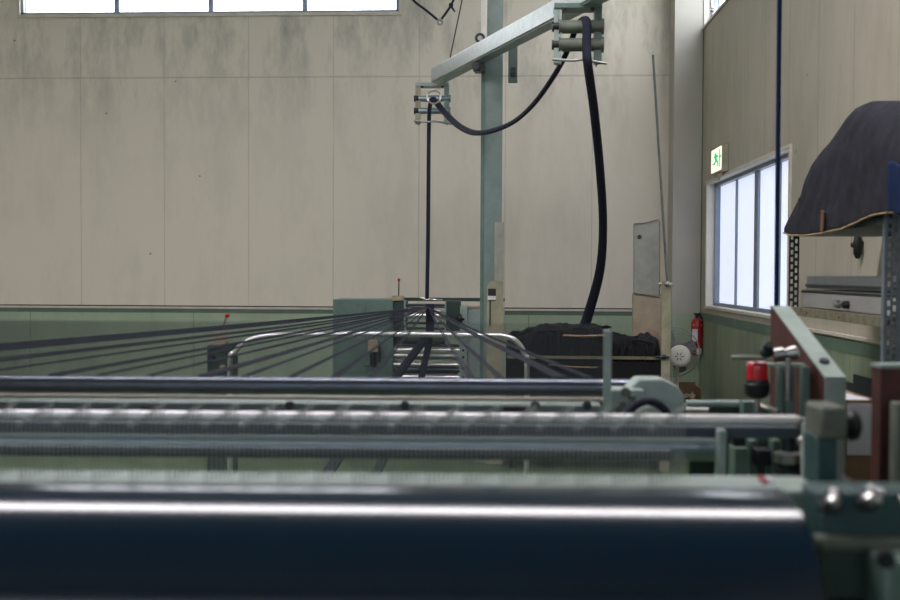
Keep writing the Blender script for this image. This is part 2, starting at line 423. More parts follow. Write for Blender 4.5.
def guide_frame(cx, y, ztop, w, h, mats, big):
    """hanging frame with two rollers, seen face on"""
    p = MB().box((cx-w/2, y-.03, ztop-.03), (cx+w/2, y+.1, ztop)); fr_ = p.build('frame_top', mats[0], arm, bevel=.002)
    for s_ in (-1, 1):
        x = cx + s_*(w/2-.024)
        q = MB().box((x-.024, y-.02, ztop-h), (x+.024, y+.02, ztop-.03)).box((x-.004, y-.02, ztop-h), (x+.004, y+.1, ztop-.03))
        q.build('frame_upright', mats[0] if s_ > 0 else mats[1], arm, bevel=.002)
    for k in range(2):
        z = ztop-h*(.38+.30*k)-.0; r = .041 if big else .028
        ro = MB().lathe((cx-w/2+.03, y-.0, z), (cx+w/2+.012, y-.0, z), [(0, r*1.2), (.03, r*1.2), (.031, r), (.94, r), (.941, r*1.25), (1, r*1.2)])
        ro = ro.build('roller', 'olive' if big else 'roller', arm)
        MB().cyl((cx-w/2-.012, y-.0, z), (cx-w/2+.03, y-.0, z), .03, 16).build('bearing', 'black', ro)
    MB().tube([(cx-w/2-.01, y-.04, ztop-h+.02), (cx-.03, y-.045, ztop-h+.012), (cx+.02, y-.045, ztop-h+.018), (cx+w/2+.03, y-.035, ztop-h-.005)], .009).build('lower_rod', 'steel', arm)
    for s_ in (-.3, .3): MB().cyl((cx+s_*w, y-.02, ztop-.045), (cx+s_*w, y-.02, ztop-.03), .014, 8).build('bolt', 'black', arm)
gF = at(432.5, 83, 8.9); gFb = at(432.5, 124, 8.9)
guide_frame(gF.x, 8.9, gF.z, .034*8.9, gF.z-gFb.z, ('green', 'cream'), False)
gN = at(578, 4, 6.3); gNb = at(578, 64, 6.3)
guide_frame(gN.x, 6.3, gN.z, .047*6.3, gN.z-gNb.z, ('green2', 'green'), True)
c = at(434, 97, 8.72); MB().torus(c, (.1, 1, 0), .058, .009).build('steel_ring', 'chrome', arm)
# drop bracket near the column
p = at(513, 48, 7.7)
MB().box((p.x-.035, 7.68, at(513, 82, 7.7).z), (p.x+.035, 7.75, at(513, 34, 7.7).z)).build('drop_bracket', 'green2', arm, bevel=.003)
q = at(513, 72, 7.66); MB().box((q.x-.02, 7.63, q.z-.03), (q.x+.02, 7.68, q.z+.03)).cyl((q.x-.005, 7.6, q.z), (q.x-.005, 7.63, q.z), .018, 12).build('switch', 'dsteel', arm)
q = at(480, 68, 7.9); MB().box((q.x-.04, 7.84, q.z-.035), (q.x+.03, 7.95, q.z+.035)).cyl((q.x-.03, 7.82, q.z), (q.x-.03, 7.95, q.z), .03, 10).build('clamp', 'black', arm)
q0 = at(480, 38, 7.86)
MB().torus(q0, (0, 1, 0), .03, .01).build('hook_ring', 'dsteel', arm)
# wires and cable
w_ = MB().tube([at(450, 58, 8.5), at(471, -8, 8.5)+Vector((0, 0, .3))], .006, 6)
tag(w_.build('stay_wire', 'dsteel'), 'thin straight grey wire rising from the far half of the overhead arm', 'wire')
cb = thing('hanging_cable', at(440, 22, 9.2), 'dark navy cable hanging in a V with a metal ring at its bottom', 'cable')
pts = [at(404, -14, 9.2), at(413, 0, 9.2), at(427, 11, 9.2), at(439, 21, 9.2)]
pt2 = [at(440, 21, 9.2), at(450, 7, 9.2), at(456, -6, 9.2), at(460, -16, 9.2)]
MB().tube(bez(pts, 5), .011, 8).tube(bez(pt2, 5), .011, 8).build('cord', 'rope', cb)
MB().torus(at(440, 22, 9.17), (0, 1, .2), .022, .01).build('ring', 'steel', cb)
MB().sphere(at(451, 5, 9.17), .022).tube([at(451, 6, 9.17), at(455, 12, 9.17)], [.014, .006], 6).build('knot', 'rope', cb)

# ropes: one long rope from the heap, over both frames and down into the stand
rp_pts = [at(583, 330, 7.9), at(589, 312, 7.85), at(600, 270, 7.6), at(603, 225, 7.3), at(600, 170, 6.9), at(594, 110, 6.5), at(588, 66, 6.25), at(586.5, 45, 6.24), at(587, 26, 6.24), at(584, 19, 6.3), at(577, 26, 6.35), at(566, 54, 6.45), at(550, 82, 6.7), at(530, 108, 7.1),
          at(508, 125, 7.5), at(480, 133, 7.83), at(462, 128, 8.2), at(446, 114, 8.6), at(436, 102, 8.75), at(432, 99, 8.84), at(430, 106, 8.86), at(429, 122, 8.88), at(428.5, 180, 8.88), at(428, 240, 8.9), at(427, 300, 8.9)]
pp = bez(rp_pts, 6)
rs = []
for i, p in enumerate(pp):
    t = i/len(pp)
    rs.append(.031 + .012*max(0, 1-t/.12) - .003*max(0, min(1, (t-.05)/.3)) - .003*max(0, min(1, (t-.6)/.25)))
rope = MB().tube(pp, rs, 14, r2=.6, up=(0, 1, 0))
tag(rope.build('yarn_rope', 'rope'), 'long dark navy yarn rope looping from the heap over the overhead arm to the stand', 'rope')

# ================================================================ TENSION STAND
ys_ = 9.05
SX = lambda px: at(px, 300, ys_).x
SZ = lambda py: at(430, py, ys_).z
st = thing('tension_stand', (SX(400), ys_+.2, 0), 'wide green rope tension stand with cabinet sides and stacked steel rollers', 'tension stand')
MB().box((SX(333), ys_, 0), (SX(393), ys_+.5, SZ(300))).build('side_cabinet', 'green2', st, bevel=.004)
MB().box((SX(335), ys_-.008, .1), (SX(365.5), ys_, SZ(302.5))).box((SX(366.8), ys_-.008, .1), (SX(387), ys_, SZ(302.5))).build('cabinet_door', 'green2', st, bevel=.002)
MB().box((SX(393), ys_+.02, SZ(331)), (SX(405), ys_+.3, SZ(301))).build('bearing_block', 'green3', st, bevel=.004)
MB().box((SX(446), ys_+.02, SZ(331)), (SX(460), ys_+.3, SZ(301))).build('bearing_block', 'green3', st, bevel=.004)
MB().box((SX(393), ys_+.3, SZ(302)), (SX(505), ys_+.34, SZ(298.5))).build('top_rail', 'green3', st)
MB().box((SX(460), ys_, 0), (SX(467), ys_+.3, SZ(306))).build('slotted_post', 'green', st, bevel=.003)
for py in (319, 328, 350, 357, 368, 377, 392): z = SZ(py); MB().cyl((SX(463.5), ys_-.006, z), (SX(463.5), ys_+.004, z), .012, 10).build('post_bolt', 'black', st)
MB().box((SX(467), ys_+.06, 0), (SX(505), ys_+.1, SZ(308))).build('side_panel', 'green', st, bevel=.003)
MB().box((SX(462), ys_+.05, SZ(308)), (SX(480), ys_+.11, SZ(306))).build('panel_edge', 'tan', st)
for px in (404.5, 445.5): MB().box((SX(px)-.006, ys_+.01, SZ(332)), (SX(px)+.006, ys_+.1, SZ(301))).build('thin_upright', 'galv', st)
def sroll(py, x0, x1, r, mat, yy=.08): MB().lathe((SX(x0), ys_+yy, SZ(py)), (SX(x1), ys_+yy, SZ(py)), [(0, r*.6), (.03, r*.6), (.031, r), (.97, r), (.971, r*.6), (1, r*.6)], 20).build('roller', mat, st)
sroll(305.5, 405, 445, .014, 'dsteel'); sroll(311, 405, 445, .012, 'steel')
sroll(316, 395, 459, .028, 'chrome'); sroll(323.5, 405, 445, .012, 'dsteel'); sroll(329, 405, 445, .012, 'green3')
sroll(340, 388, 446, .05, 'olive', .2)
sroll(346, 392, 460, .014, 'dsteel'); sroll(350.5, 392, 460, .02, 'chrome'); sroll(357, 392, 460, .034, 'steel'); sroll(365.5, 392, 460, .02, 'chrome')
sroll(371, 392, 460, .034, 'dsteel'); sroll(378, 392, 460, .025, 'chrome'); sroll(390, 392, 460, .04, 'steel')
for px in (392, 459): MB().lathe((SX(px)-.02, ys_-.03, SZ(318)), (SX(px)+.03, ys_-.03, SZ(318)), [(0, .03), (.3, .045), (.7, .045), (1, .03)], 16).build('bearing', 'black', st)
# rope eye plate on top
MB().torus(at(428, 299.5, 8.9), (0, 0, 1), .04, .006).tube([at(420, 298, 8.9), at(437, 300, 8.9), at(442, 300, 8.95)], .007, 8).build('rope_eye', 'steel', st)
bl = MB().box((SX(392), ys_+.0, SZ(301)), (SX(403), ys_+.1, SZ(296))).build('aerial_base', 'tan', st, bevel=.004)
MB().cyl((SX(398), ys_+.05, SZ(296)), (SX(398.3), ys_+.05, SZ(281)), .006, 8).build('aerial_rod', 'dsteel', bl)
MB().sphere((SX(398.3), ys_+.05, SZ(280)), .014).build('aerial_tip', 'red', bl)
# pneumatic unit on the cabinet
u = MB().box((SX(369), ys_-.08, SZ(352)), (SX(379), ys_, SZ(340))).build('valve_box', 'tan', st, bevel=.006)
MB().cyl((SX(374), ys_-.05, SZ(352)), (SX(374), ys_-.05, SZ(365)), .03, 14).build('filter_bowl', 'black', u)
MB().tube([(SX(366), ys_-.05, SZ(366)), (SX(379), ys_-.05, SZ(366.5))], .007, 6).tube([(SX(380), ys_-.05, SZ(342)), (SX(381), ys_-.05, SZ(362))], .01, 6).build('pipe', 'black', u)

# low ropes dropping from the stand to the machine foot
def dr(pts, r): return MB().tube(bez(pts, 6), r, 12, r2=.5, up=(0, 1, 0))
o = dr([at(430, 304, 8.85), at(430, 330, 8.8), at(424, 340, 8.7), at(400, 372, 8.1), at(360, 427, 6.9), at(330, 470, 5.9), at(306, 510, 5.2)], .036)
tag(o.build('yarn_rope', 'rope'), 'dark rope slanting down to the left in front of the stand rollers', 'rope')
o = dr([at(429, 304, 8.95), at(429, 340, 8.98), at(425, 360, 8.8), at(419, 385, 8.2), at(398, 430, 6.8), at(377, 472, 5.8), at(358, 510, 5.2)], .03)
tag(o.build('yarn_rope', 'rope'), 'dark rope dropping nearly straight down the middle of the stand rollers', 'rope')

# ================================================================ HANDRAIL
yr = 6.4
hr = thing('chrome_handrail', at(380, 400, yr), 'long shiny steel pipe rail with bent down ends in front of the stand', 'handrail')
hr['_o'] = tuple(at(380, 400, yr))
P = [at(527, 440, yr), at(527, 372, yr), at(525, 356, yr), at(517, 342, yr), at(503, 336, yr), at(480, 335.5, yr), at(380, 334, yr), at(290, 335, yr), at(262, 336.5, yr), at(244, 343, yr), at(234, 354, yr), at(230, 368, yr), at(229, 440, yr)]
P[0].z = 0; P[-1].z = 0; P[0].x = P[1].x; P[-1].x = P[-2].x
MB().tube(bez(P, 8), .0175, 16).build('rail_pipe', 'chrome', hr)

# lever post on the left
yl = 7.2
lv = thing('lever_pedestal', at(218, 420, yl), 'dark green control pedestal with a red-balled lever left of the rail', 'lever pedestal')
X = lambda px, y=yl: at(px, 350, y).x
Z = lambda py, y=yl: at(218, py, y).z
MB().box((X(207), yl, 0), (X(231), yl+.2, Z(345))).build('body', 'green3', lv, bevel=.006)
MB().box((X(212), yl+.02, Z(345)), (X(224), yl+.12, Z(341))).sphere((X(218), yl+.07, Z(337)), .045, 14, (1, .8, .9)).build('lever_mount', 'tan', lv, bevel=.002)
MB().tube([(X(219), yl+.07, Z(334)), (X(221), yl+.06, Z(325)), (X(224.5), yl+.05, Z(318))], .008, 8).build('lever_rod', 'steel', lv)
MB().sphere((X(225.3), yl+.05, Z(315.5)), .018).build('lever_knob', 'red', lv)
MB().torus((X(218), yl-.015, Z(357)), (0, 1, 0), .07, .008, 24, 6, math.pi*.9, math.pi*2.1).build('pressure_hose', 'dsteel', lv)
MB().lathe((X(212), yl-.04, Z(358)), (X(212), yl, Z(358)), [(0, .02), (.2, .026), (1, .026)]).build('dial', 'black', lv)
MB().box((X(221), yl-.03, Z(369)), (X(225), yl, Z(365))).build('coupling', 'tan', lv)

# ================================================================ CABINET BEHIND COLUMN, HEAP CART, BOARDS
yq = 7.86
cp = thing('switch_pedestal', at(497, 400, yq), 'narrow cream control cabinet with a dark glass window beside the column', 'control cabinet')
q = lambda px, py, y=yq: at(px, py, y)
xa, xb, xm = q(487, 300).x, q(503.5, 300).x, q(494.5, 300).x
MB().prism([(xa, yq, 0), (xb, yq, 0), (xb, yq, q(0, 279).z), (xa+.02, yq, q(0, 279).z), (xa, yq, q(0, 284).z)], (0, .09, 0)).build('body', 'cream', cp, bevel=.003)
MB().box((xa+.008, yq-.006, q(0, 298).z), (xm+.01, yq, q(0, 286).z)).box((xa+.02, yq-.006, q(0, 322).z), (xa+.03, yq, q(0, 298).z)).build('display_window', 'black', cp)
MB().box((xa+.006, yq-.012, q(0, 297).z), (xm+.01, yq-.002, q(0, 293).z)).build('display_bar', 'white', cp)
MB().box((xm-.005, yq+.0, q(0, 279).z), (xb, yq+.02, q(0, 221).z)).build('back_board', 'creamgrey', cp, bevel=.003)

# cart with the dark heap
y0, y1 = 7.7, 8.75
ct = thing('yarn_cart', at(584, 420, 8.2), 'olive steel cart frame holding the dark rope heap', 'cart')
hx0, hx1 = at(507, 350, y0).x, at(661, 350, y0).x
zrail = at(584, 357, y0).z
MB().box((hx0, y0-.05, zrail-.012), (hx1, y0-.03, zrail+.01)).build('front_rail', 'shelfb', ct)
MB().box((hx0, y0-.03, .15), (hx1, y1, .22)).build('deck', 'shelfb', ct)
MB().box((hx0, y0-.035, .22), (hx1, y0-.025, zrail-.03)).build('front_panel', 'heap', ct)
xp = at(665, 350, y0).x
pst = MB().box((at(660.5, 350, y0).x, y0-.05, .0), (at(669.5, 350, y0).x, y0+.0, at(665, 281, y0).z)).build('tall_post', 'cream', ct, bevel=.003)
hn = at(665, 284, y0); MB().cyl((hn.x-.05, y0-.03, hn.z), (hn.x+.05, y0-.03, hn.z), .012, 8).sphere((hn.x+.01, y0-.06, hn.z), .022).build('hinge', 'steel', pst)
hn = at(664, 357, y0-.06); MB().sphere(hn, .02).cyl(hn-Vector((.06, 0, 0)), hn+Vector((.04, 0, 0)), .009, 8).build('latch', 'dsteel', pst)
for x in (hx0+.04, hx1-.04):
    for y in (y0+.05, y1-.05):
        MB().torus((x, y, .075), (1, 0, 0), .05, .025, 20, 8).box((x-.02, y-.02, .07), (x+.02, y+.02, .15)).build('caster', 'black', ct)
MB().tube([at(563, 335.5, y0-.02), at(583, 336.3, y0-.02), at(605, 335.5, y0-.02)], .011, 6).build('brass_strip', 'brass', ct)
MB().tube([at(548, 364.5, y0-.06), at(575, 367, y0-.06), at(597, 367.5, y0-.06)], .006, 6).build('lower_strip', 'brass', ct)
prof = [(505, 346), (512, 340), (522, 335), (534, 329), (542, 327), (552, 328), (560, 326), (575, 327.5), (590, 326.5), (602, 328), (612, 332), (622, 336), (632, 338), (640, 341), (648, 340), (655, 336), (660, 339), (664, 350)]
def top(px):
    for (a, ya_), (b_, yb2) in zip(prof, prof[1:]):
        if a <= px <= b_: return ya_+(yb2-ya_)*(px-a)/(b_-a)
    return prof[0][1] if px < prof[0][0] else prof[-1][1]
nx, ny = 110, 30
vs = []; fs = []
for j in range(ny+1):
    for i in range(nx+1):
        px = 506+155*i/nx; yy = y0+(y1-y0-.05)*j/ny
        xx = hx0 + (hx1-hx0)*i/nx
        zt = at(px, top(px), y0+.15).z
        e = min(1, j/4)
        zz = zt - (1-e)**2*.12 - .1*max(0, (j/ny-.5)) + .03*noise.noise(Vector((xx*9, yy*9, 1)))*e + .018*noise.noise(Vector((xx*25, yy*25, 4)))
        vs.append((xx, yy+(.02*noise.noise(Vector((xx*14, zz*20, 2))) if j < 3 else 0), zz))
t0 = len(vs)
for j in range(ny+1):
    for i in range(nx+1):
        v = vs[j*(nx+1)+i]; vs.append((v[0], v[1], .22))
W = nx+1
for j in range(ny):
    for i in range(nx):
        a = j*W+i; fs.append((a, a+1, a+W+1, a+W)); fs.append((t0+a, t0+a+W, t0+a+W+1, t0+a+1))
for i in range(nx): fs.append((i, t0+i, t0+i+1, i+1)); a = ny*W+i; fs.append((a, a+1, t0+a+1, t0+a))
for j in range(ny): a = j*W; fs.append((a, a+W, t0+a+W, t0+a)); a += nx; fs.append((a, t0+a, t0+a+W, a+W))
hp = MB().add(vs, fs)
for k in range(46):
    cx = random.uniform(.06, .94); px = 506+155*cx; xx = hx0+(hx1-hx0)*cx; yy = random.uniform(y0+.08, y0+.45)
    zz = at(px, top(px), y0+.15).z-.012; rr = random.uniform(.05, .13); ph = random.uniform(0, 6); tl = random.uniform(-.02, .02)
    L = [Vector((xx+rr*1.3*math.cos(ph+s*.5), yy+rr*.5*math.sin(ph+s*.5), zz-abs(s-5)*.006+tl*math.sin(s))) for s in range(10)]
    L = [Vector((min(max(v.x, hx0+.02), hx1-.02), v.y, v.z)) for v in L]
    hp.tube(L, .012, 6)
for k in range(30):     # strands hanging over the front
    cx = random.uniform(.03, .97); px = 506+155*cx; xx = hx0+(hx1-hx0)*cx; zt = at(px, top(px), y0+.05).z-.03
    hp.tube([(xx+random.uniform(-.03, .03), y0+.03, zt), (xx, y0-.005, zt-.06), (xx+random.uniform(-.03, .03), y0-.012, zt-.15), (xx+random.uniform(-.05, .05), y0-.005, zt-.26)], .014, 6)
tag(hp.build('rope_heap', 'heap'), 'large rumpled heap of near-black yarn rope piled in the cart', 'rope heap', kind='stuff')

# boards leaning behind the cart
yv = 9.0
bd = thing('locker_panel', at(645, 420, yv), 'tall scuffed grey locker with tan lower half behind the cart', 'locker')
MB().box((at(633, 300, yv).x, yv, 0), (at(663, 300, yv).x, yv+.06, at(640, 294, yv).z)).build('lower_body', 'tan', bd, bevel=.004)
MB().prism([at(634, 294, yv), at(659.5, 296, yv), at(659.5, 220, yv), at(645, 223, yv), at(634, 224, yv)], (0, .05, 0)).build('upper_door', 'creamgrey', bd, bevel=.004)
MB().tube([at(634, 224, yv-.01), at(645, 223, yv-.01), at(659, 219.5, yv-.01)], .005, 6).tube([at(633, 293, yv-.01), at(659, 297, yv-.01)], .006, 6).tube([at(659.8, 221, yv-.01), at(659.8, 296, yv-.01)], .004, 6).build('rusty_edge', 'shelfb', bd)
MB().cyl(at(639.5, 237, yv-.012), at(639.5, 237, yv), .02, 12).build('lock', 'brown', bd)
pl = MB().tube([at(653, 55, 9.4), at(657, 120, 9.3), at(662, 200, 9.1), at(668, 292, 8.95)], .012, 8)
tag(pl.build('thin_pole', 'olive'), 'thin grey pole leaning against the corner pillar beside the locker', 'pole')
bgp = at(652, 330, 8.86)
bg = MB().lathe((bgp.x, 8.86, 0), (bgp.x, 8.86, bgp.z), [(0, .06), (.03, .08), (.9, .08), (.97, .06), (1, .02)], 20)
tag(bg.build('brown_sack', 'card'), 'brown sack standing behind the heap, its rounded top peeking out by the tall post', 'sack')

# ================================================================ FAN, EXTINGUISHER, BOX
yf = 9.3
fc = at(679, 351, yf); rf = .0245*yf
fan = thing('pedestal_fan', (fc.x, yf+.1, 0), 'white pedestal fan with a wire guard standing in the corner', 'fan')
ax = Vector((-.25, -1, .02)).normalized()
g = MB()
c0 = at(674, 352, yf)
for k in range(6): g.torus(c0+ax*(.03+.03*math.cos(k/5*1.4))*-1, ax, rf*(.35+.65*k/5), .0025 if k < 5 else .006, 36, 6)
u_ = ax.cross(Vector((0, 0, 1))).normalized(); w2 = ax.cross(u_)
for k in range(28):
    d_ = u_*math.cos(k*math.pi/14)+w2*math.sin(k*math.pi/14)
    g.tube([c0+ax*.06+d_*.05, c0+ax*.05+d_*rf*.6, c0+d_*rf], .0018, 5); g.tube([c0-ax*.06+d_*.05, c0-ax*.05+d_*rf*.6, c0+d_*rf], .0018, 5)
g.build('guard', 'mesh', fan)
bld = MB()
for k in range(4):
    a = k*math.pi/2+.4
    L = []
    for (rr, aa) in ((.04, -.3), (rf*.5, -.5), (rf*.88, -.3), (rf*.9, .2), (rf*.5, .4), (.04, .3)):
        L.append(c0+(u_*math.cos(a+aa)+w2*math.sin(a+aa))*rr+ax*aa*.03)
    bld.prism(L, ax*.006)
bld.build('blades', 'boxg', fan)
mc = at(680, 356, yf-.2)
MB().lathe(mc-ax*.16+ax*.1, mc+ax*.09, [(0, .07), (.15, .09), (.5, .1), (.85, .095), (.97, .075), (1, .06)], 24).build('motor_housing', 'white', fan)
kn = MB()
for k in range(6):
    d_ = u_*math.cos(k*math.pi/3)+w2*math.sin(k*math.pi/3); kn.tube([mc+ax*.093+d_*.015, mc+ax*.093+d_*.04], .004, 6)
kn.build('motor_vent', 'black', fan)
MB().cyl((c0.x+.02, yf-.05, .03), (c0.x+.02, yf-.05, c0.z-.08), .018, 12).build('pole', 'white', fan)
MB().lathe((c0.x+.02, yf-.05, 0), (c0.x+.02, yf-.05, .05), [(0, .19), (.6, .19), (1, .05)], 28).build('base', 'white', fan)

ye = 10.28
ex = thing('fire_extinguisher', at(696.5, 355, ye), 'red fire extinguisher with white label mounted in the back corner', 'fire extinguisher')
e0, e1 = at(696.5, 355, ye), at(696.5, 318, ye); r_ = .058
MB().lathe(e0, (e0.x, ye, e1.z), [(0, r_*.8), (.04, r_), (.85, r_), (.93, r_*.85), (1, r_*.35)], 24).build('cylinder', 'red', ex)
MB().cyl((e0.x, ye, e1.z), (e0.x, ye, e1.z+.04), .018, 12).box((e0.x-.03, ye-.02, e1.z+.03), (e0.x+.035, ye+.02, e1.z+.05)).build('valve', 'black', ex)
MB().tube([(e0.x+.02, ye-.01, e1.z+.04), (e0.x+.06, ye-.02, e1.z-.02), (e0.x+.064, ye-.02, e1.z-.2)], .01, 8).build('hose', 'black', ex)
def curved(mb, cx, y, z0, z1, r, a0, a1):
    n = 8; P_ = [(cx+r*math.cos(a0+(a1-a0)*i/n), y+r*math.sin(a0+(a1-a0)*i/n)) for i in range(n+1)]
    Q_ = [(cx+(r-.003)*math.cos(a0+(a1-a0)*i/n), y+(r-.003)*math.sin(a0+(a1-a0)*i/n)) for i in range(n, -1, -1)]
    return mb.prism([(x, yy, z0) for x, yy in P_+Q_], (0, 0, z1-z0))
curved(MB(), e0.x, ye, at(696, 341, ye).z, at(696, 329, ye).z, r_+.002, math.pi*1.15, math.pi*1.5).build('label_sheet', 'paper', ex)
curved(MB(), e0.x, ye, at(696, 354, ye).z, at(696, 348, ye).z, r_+.002, math.pi*1.45, math.pi*1.75).build('small_label', 'paper', ex)
curved(MB(), e0.x, ye, at(696, 326, ye).z, at(696, 324, ye).z, r_+.003, 0, math.pi*2-.001).build('strap', 'steel', ex)

yx = 9.4
b0, b1 = at(671, 399, yx), at(702, 384, yx)
tb = MB().box((at(640, 300, yx).x, yx-.55, .0), (at(704, 300, yx).x-.02, yx+.25, b0.z-.03))
tag(tb.build('packing_crate', 'card', bevel=.004), 'plain low crate in the corner carrying the cardboard box', 'crate')
cbx = thing('cardboard_box', ((b0.x+b1.x)/2, yx, b0.z-.03), 'open brown cardboard box with crumpled paper under the fan', 'cardboard box')
zb0 = b0.z-.03
MB().box((b0.x, yx-.12, zb0), (b1.x-.03, yx-.11, b0.z-.0)).box((b0.x, yx+.16, zb0), (b1.x-.03, yx+.17, b1.z)).box((b0.x, yx-.12, zb0), (b0.x+.01, yx+.17, b1.z-.03)).box((b1.x-.03, yx-.12, zb0), (b1.x-.02, yx+.17, b1.z-.03)).box((b0.x, yx-.12, zb0), (b1.x-.02, yx+.17, zb0+.01)).build('carton', 'card', cbx)
vs = []; fs = []
for j in range(9):
    for i in range(13):
        vs.append((b0.x+.03+(b1.x-b0.x-.09)*i/12, yx-.1+.2*j/8, zb0+.06+.06*noise.noise(Vector((i*.5, j*.6, 3)))))
for j in range(8):
    for i in range(12): a = j*13+i; fs.append((a, a+1, a+14, a+13))
o = MB().add(vs, fs).build('crumpled_paper', 'tan', cbx); o.modifiers.new('s', 'SOLIDIFY').thickness = .004

# ================================================================ EXIT SIGN
s0 = atX(711, 150, XR-.12); s1 = atX(726, 150, XR-.12)
yS = atX(727, 160, XR).y
zt, zb_ = at(719, 145.5, yS).z, at(719, 175.5, yS).z
xS0 = at(711, 160, yS).x; xS1 = at(722.5, 160, yS).x
# box fixed to the wall, face turned towards the left wall of the room, running along Y
yn = atX(727.5, 160, XR-.06).y; yfr = atX(711.3, 160, XR-.06).y
zt = atX(711.3, 149.5, XR-.06).z; zb_ = atX(711.3, 176, XR-.06).z
L = .36
ya0 = atX(711.3, 160, XR-.06).y; ya1 = atX(722, 160, XR-.06).y
sg = thing('exit_sign', (XR-.05, (ya0+ya1)/2, zb_), 'lit white and green running man exit sign on the right wall', 'exit sign')
MB().box((XR-.06, ya1, zb_), (XR-.001, ya0, zt)).build('housing', 'cream', sg, bevel=.004)
m_ = .02; hh = zt-zb_; ww = ya0-ya1
MB().box((XR-.064, ya1+m_, zb_+m_), (XR-.06, ya0-m_, zt-m_)).build('face', 'signw', sg)
gm = MB(); xg = XR-.067
def gp(a, b): return (xg, ya0-m_-a*(ww-2*m_), zb_+m_+b*(hh-2*m_))
def gbar(p0, p1, t): 
    a, b = Vector(gp(*p0)), Vector(gp(*p1)); gm.tube([a, b], t, 6)
gm.sphere(gp(.5, .84), .016, 10, (.15, 1, 1))
gbar((.5, .76), (.56, .5), .014); gbar((.52, .7), (.34, .62), .008); gbar((.52, .7), (.72, .6), .009); gbar((.56, .5), (.38, .34), .01); gbar((.38, .34), (.22, .36), .008); gbar((.56, .5), (.72, .36), .01); gbar((.72, .36), (.74, .18), .008)
gm.box(gp(.84, .12), (xg+.003,)+tuple(gp(.9, .9)[1:])); gm.box(gp(.8, .52), (xg+.003,)+tuple(gp(.98, .62)[1:]))
gm.build('running_figure', 'signg', sg)
MB().box((XR-.05, ya1+.1, zb_-.03), (XR-.02, ya0-.1, zb_)).cyl((XR-.035, (ya0+ya1)/2, zb_-.06), (XR-.035, (ya0+ya1)/2, zb_-.02), .012, 8).build('sign_bracket', 'tan', sg)

# ================================================================ DARK VERTICAL CONDUIT
yp = 3.6
cp_ = MB().tube([at(775.5, 380, yp), at(776, 200, yp), Vector((at(777, 0, yp).x, yp, ZC))], .0085, 12)
p0_ = at(775.5, 380, yp); cp_ = MB().tube([(p0_.x, yp, 0.0), (p0_.x, yp, 1.2), (at(777, 0, yp).x, yp, ZC)], .0085, 12)
tag(cp_.build('conduit', 'clothb'), 'thin dark navy vertical pipe running to the ceiling in front of the side window', 'pipe')

# ================================================================ RACK
XK = 1.58
pk = lambda px, py: atX(px, py, XK)
yN, yFa = pk(885.5, 250).y, pk(789, 250).y
rk = thing('slotted_rack', (1.8, (yN+yFa)/2, 0), 'slotted steel angle rack against the right wall carrying the covered machine', 'rack')
def slotted(x, y, mat, axis, w=.055, zt=1.9):
    """perforated strip post: three thin strips with rungs between the slots; and its second leg"""
    m = MB(); n = int(zt/.04)
    def strip(a, b, z0, z1):
        if axis == 'Y': m.box((x-.002, y+a, z0), (x+.002, y+b, z1))
        else: m.box((x+a, y-.002, z0), (x+b, y+.002, z1))
    for a, b in ((0, .009), (.023, .032), (.046, w)): strip(a, b, 0, zt)
    for i in range(n):
        strip(.009, .023, i*.04, i*.04+.016); strip(.032, .046, i*.04+.02, i*.04+.036)
    return m
ztop = atX(887, 214, XK).z+.02
# near post: faces the camera (strip along X) + edge leg along Y
slotted(XK, yN, 'rack', 'X', zt=ztop).build('near_post', 'rack', rk)
slotted(XK+.055, yN, 'rack', 'X', w=.055, zt=ztop).build('near_post', 'rack', rk)
MB().box((XK-.003, yN, 0), (XK+.003, yN+.03, ztop)).build('near_post_flange', 'rack', rk)
slotted(XK, yFa, 'rackd', 'X', w=.055, zt=ztop).build('far_post', 'rackd', rk)
for y in (yN,): slotted(XR-.1, y, 'rackd', 'X', zt=ztop).build('rear_post', 'rackd', rk)
def beam(z0, z1, mat): MB().box((XK+.004, yN+.01, z0), (XK+.03, yFa-.0, z1)).build('shelf_beam', mat, rk, bevel=.002)
zb1 = (pk(797, 309).z+pk(884, 315.5).z)/2; zb0_ = (pk(800, 317).z+pk(884, 326.5).z)/2
beam(zb0_, zb1, 'shelfb')
MB().box((XK+.03, yN+.01, zb1-.012), (XR-.05, yFa, zb1-.002)).build('shelf', 'shelfb', rk)
zt1 = ztop-.03
MB().box((XK+.004, yN+.01, zt1-.03), (XR-.05, yFa, zt1)).build('top_shelf', 'rack', rk)
MB().box((XK, yN+.01, .3), (XR-.05, yFa, .33)).build('bottom_shelf', 'shelfb', rk)
for px in (806, 838): v = pk(px, 314.5); MB().cyl((XK-.004, v.y, (zb0_+zb1)/2), (XK+.005, v.y, (zb0_+zb1)/2), .007, 8).build('beam_bolt', 'brass', rk)
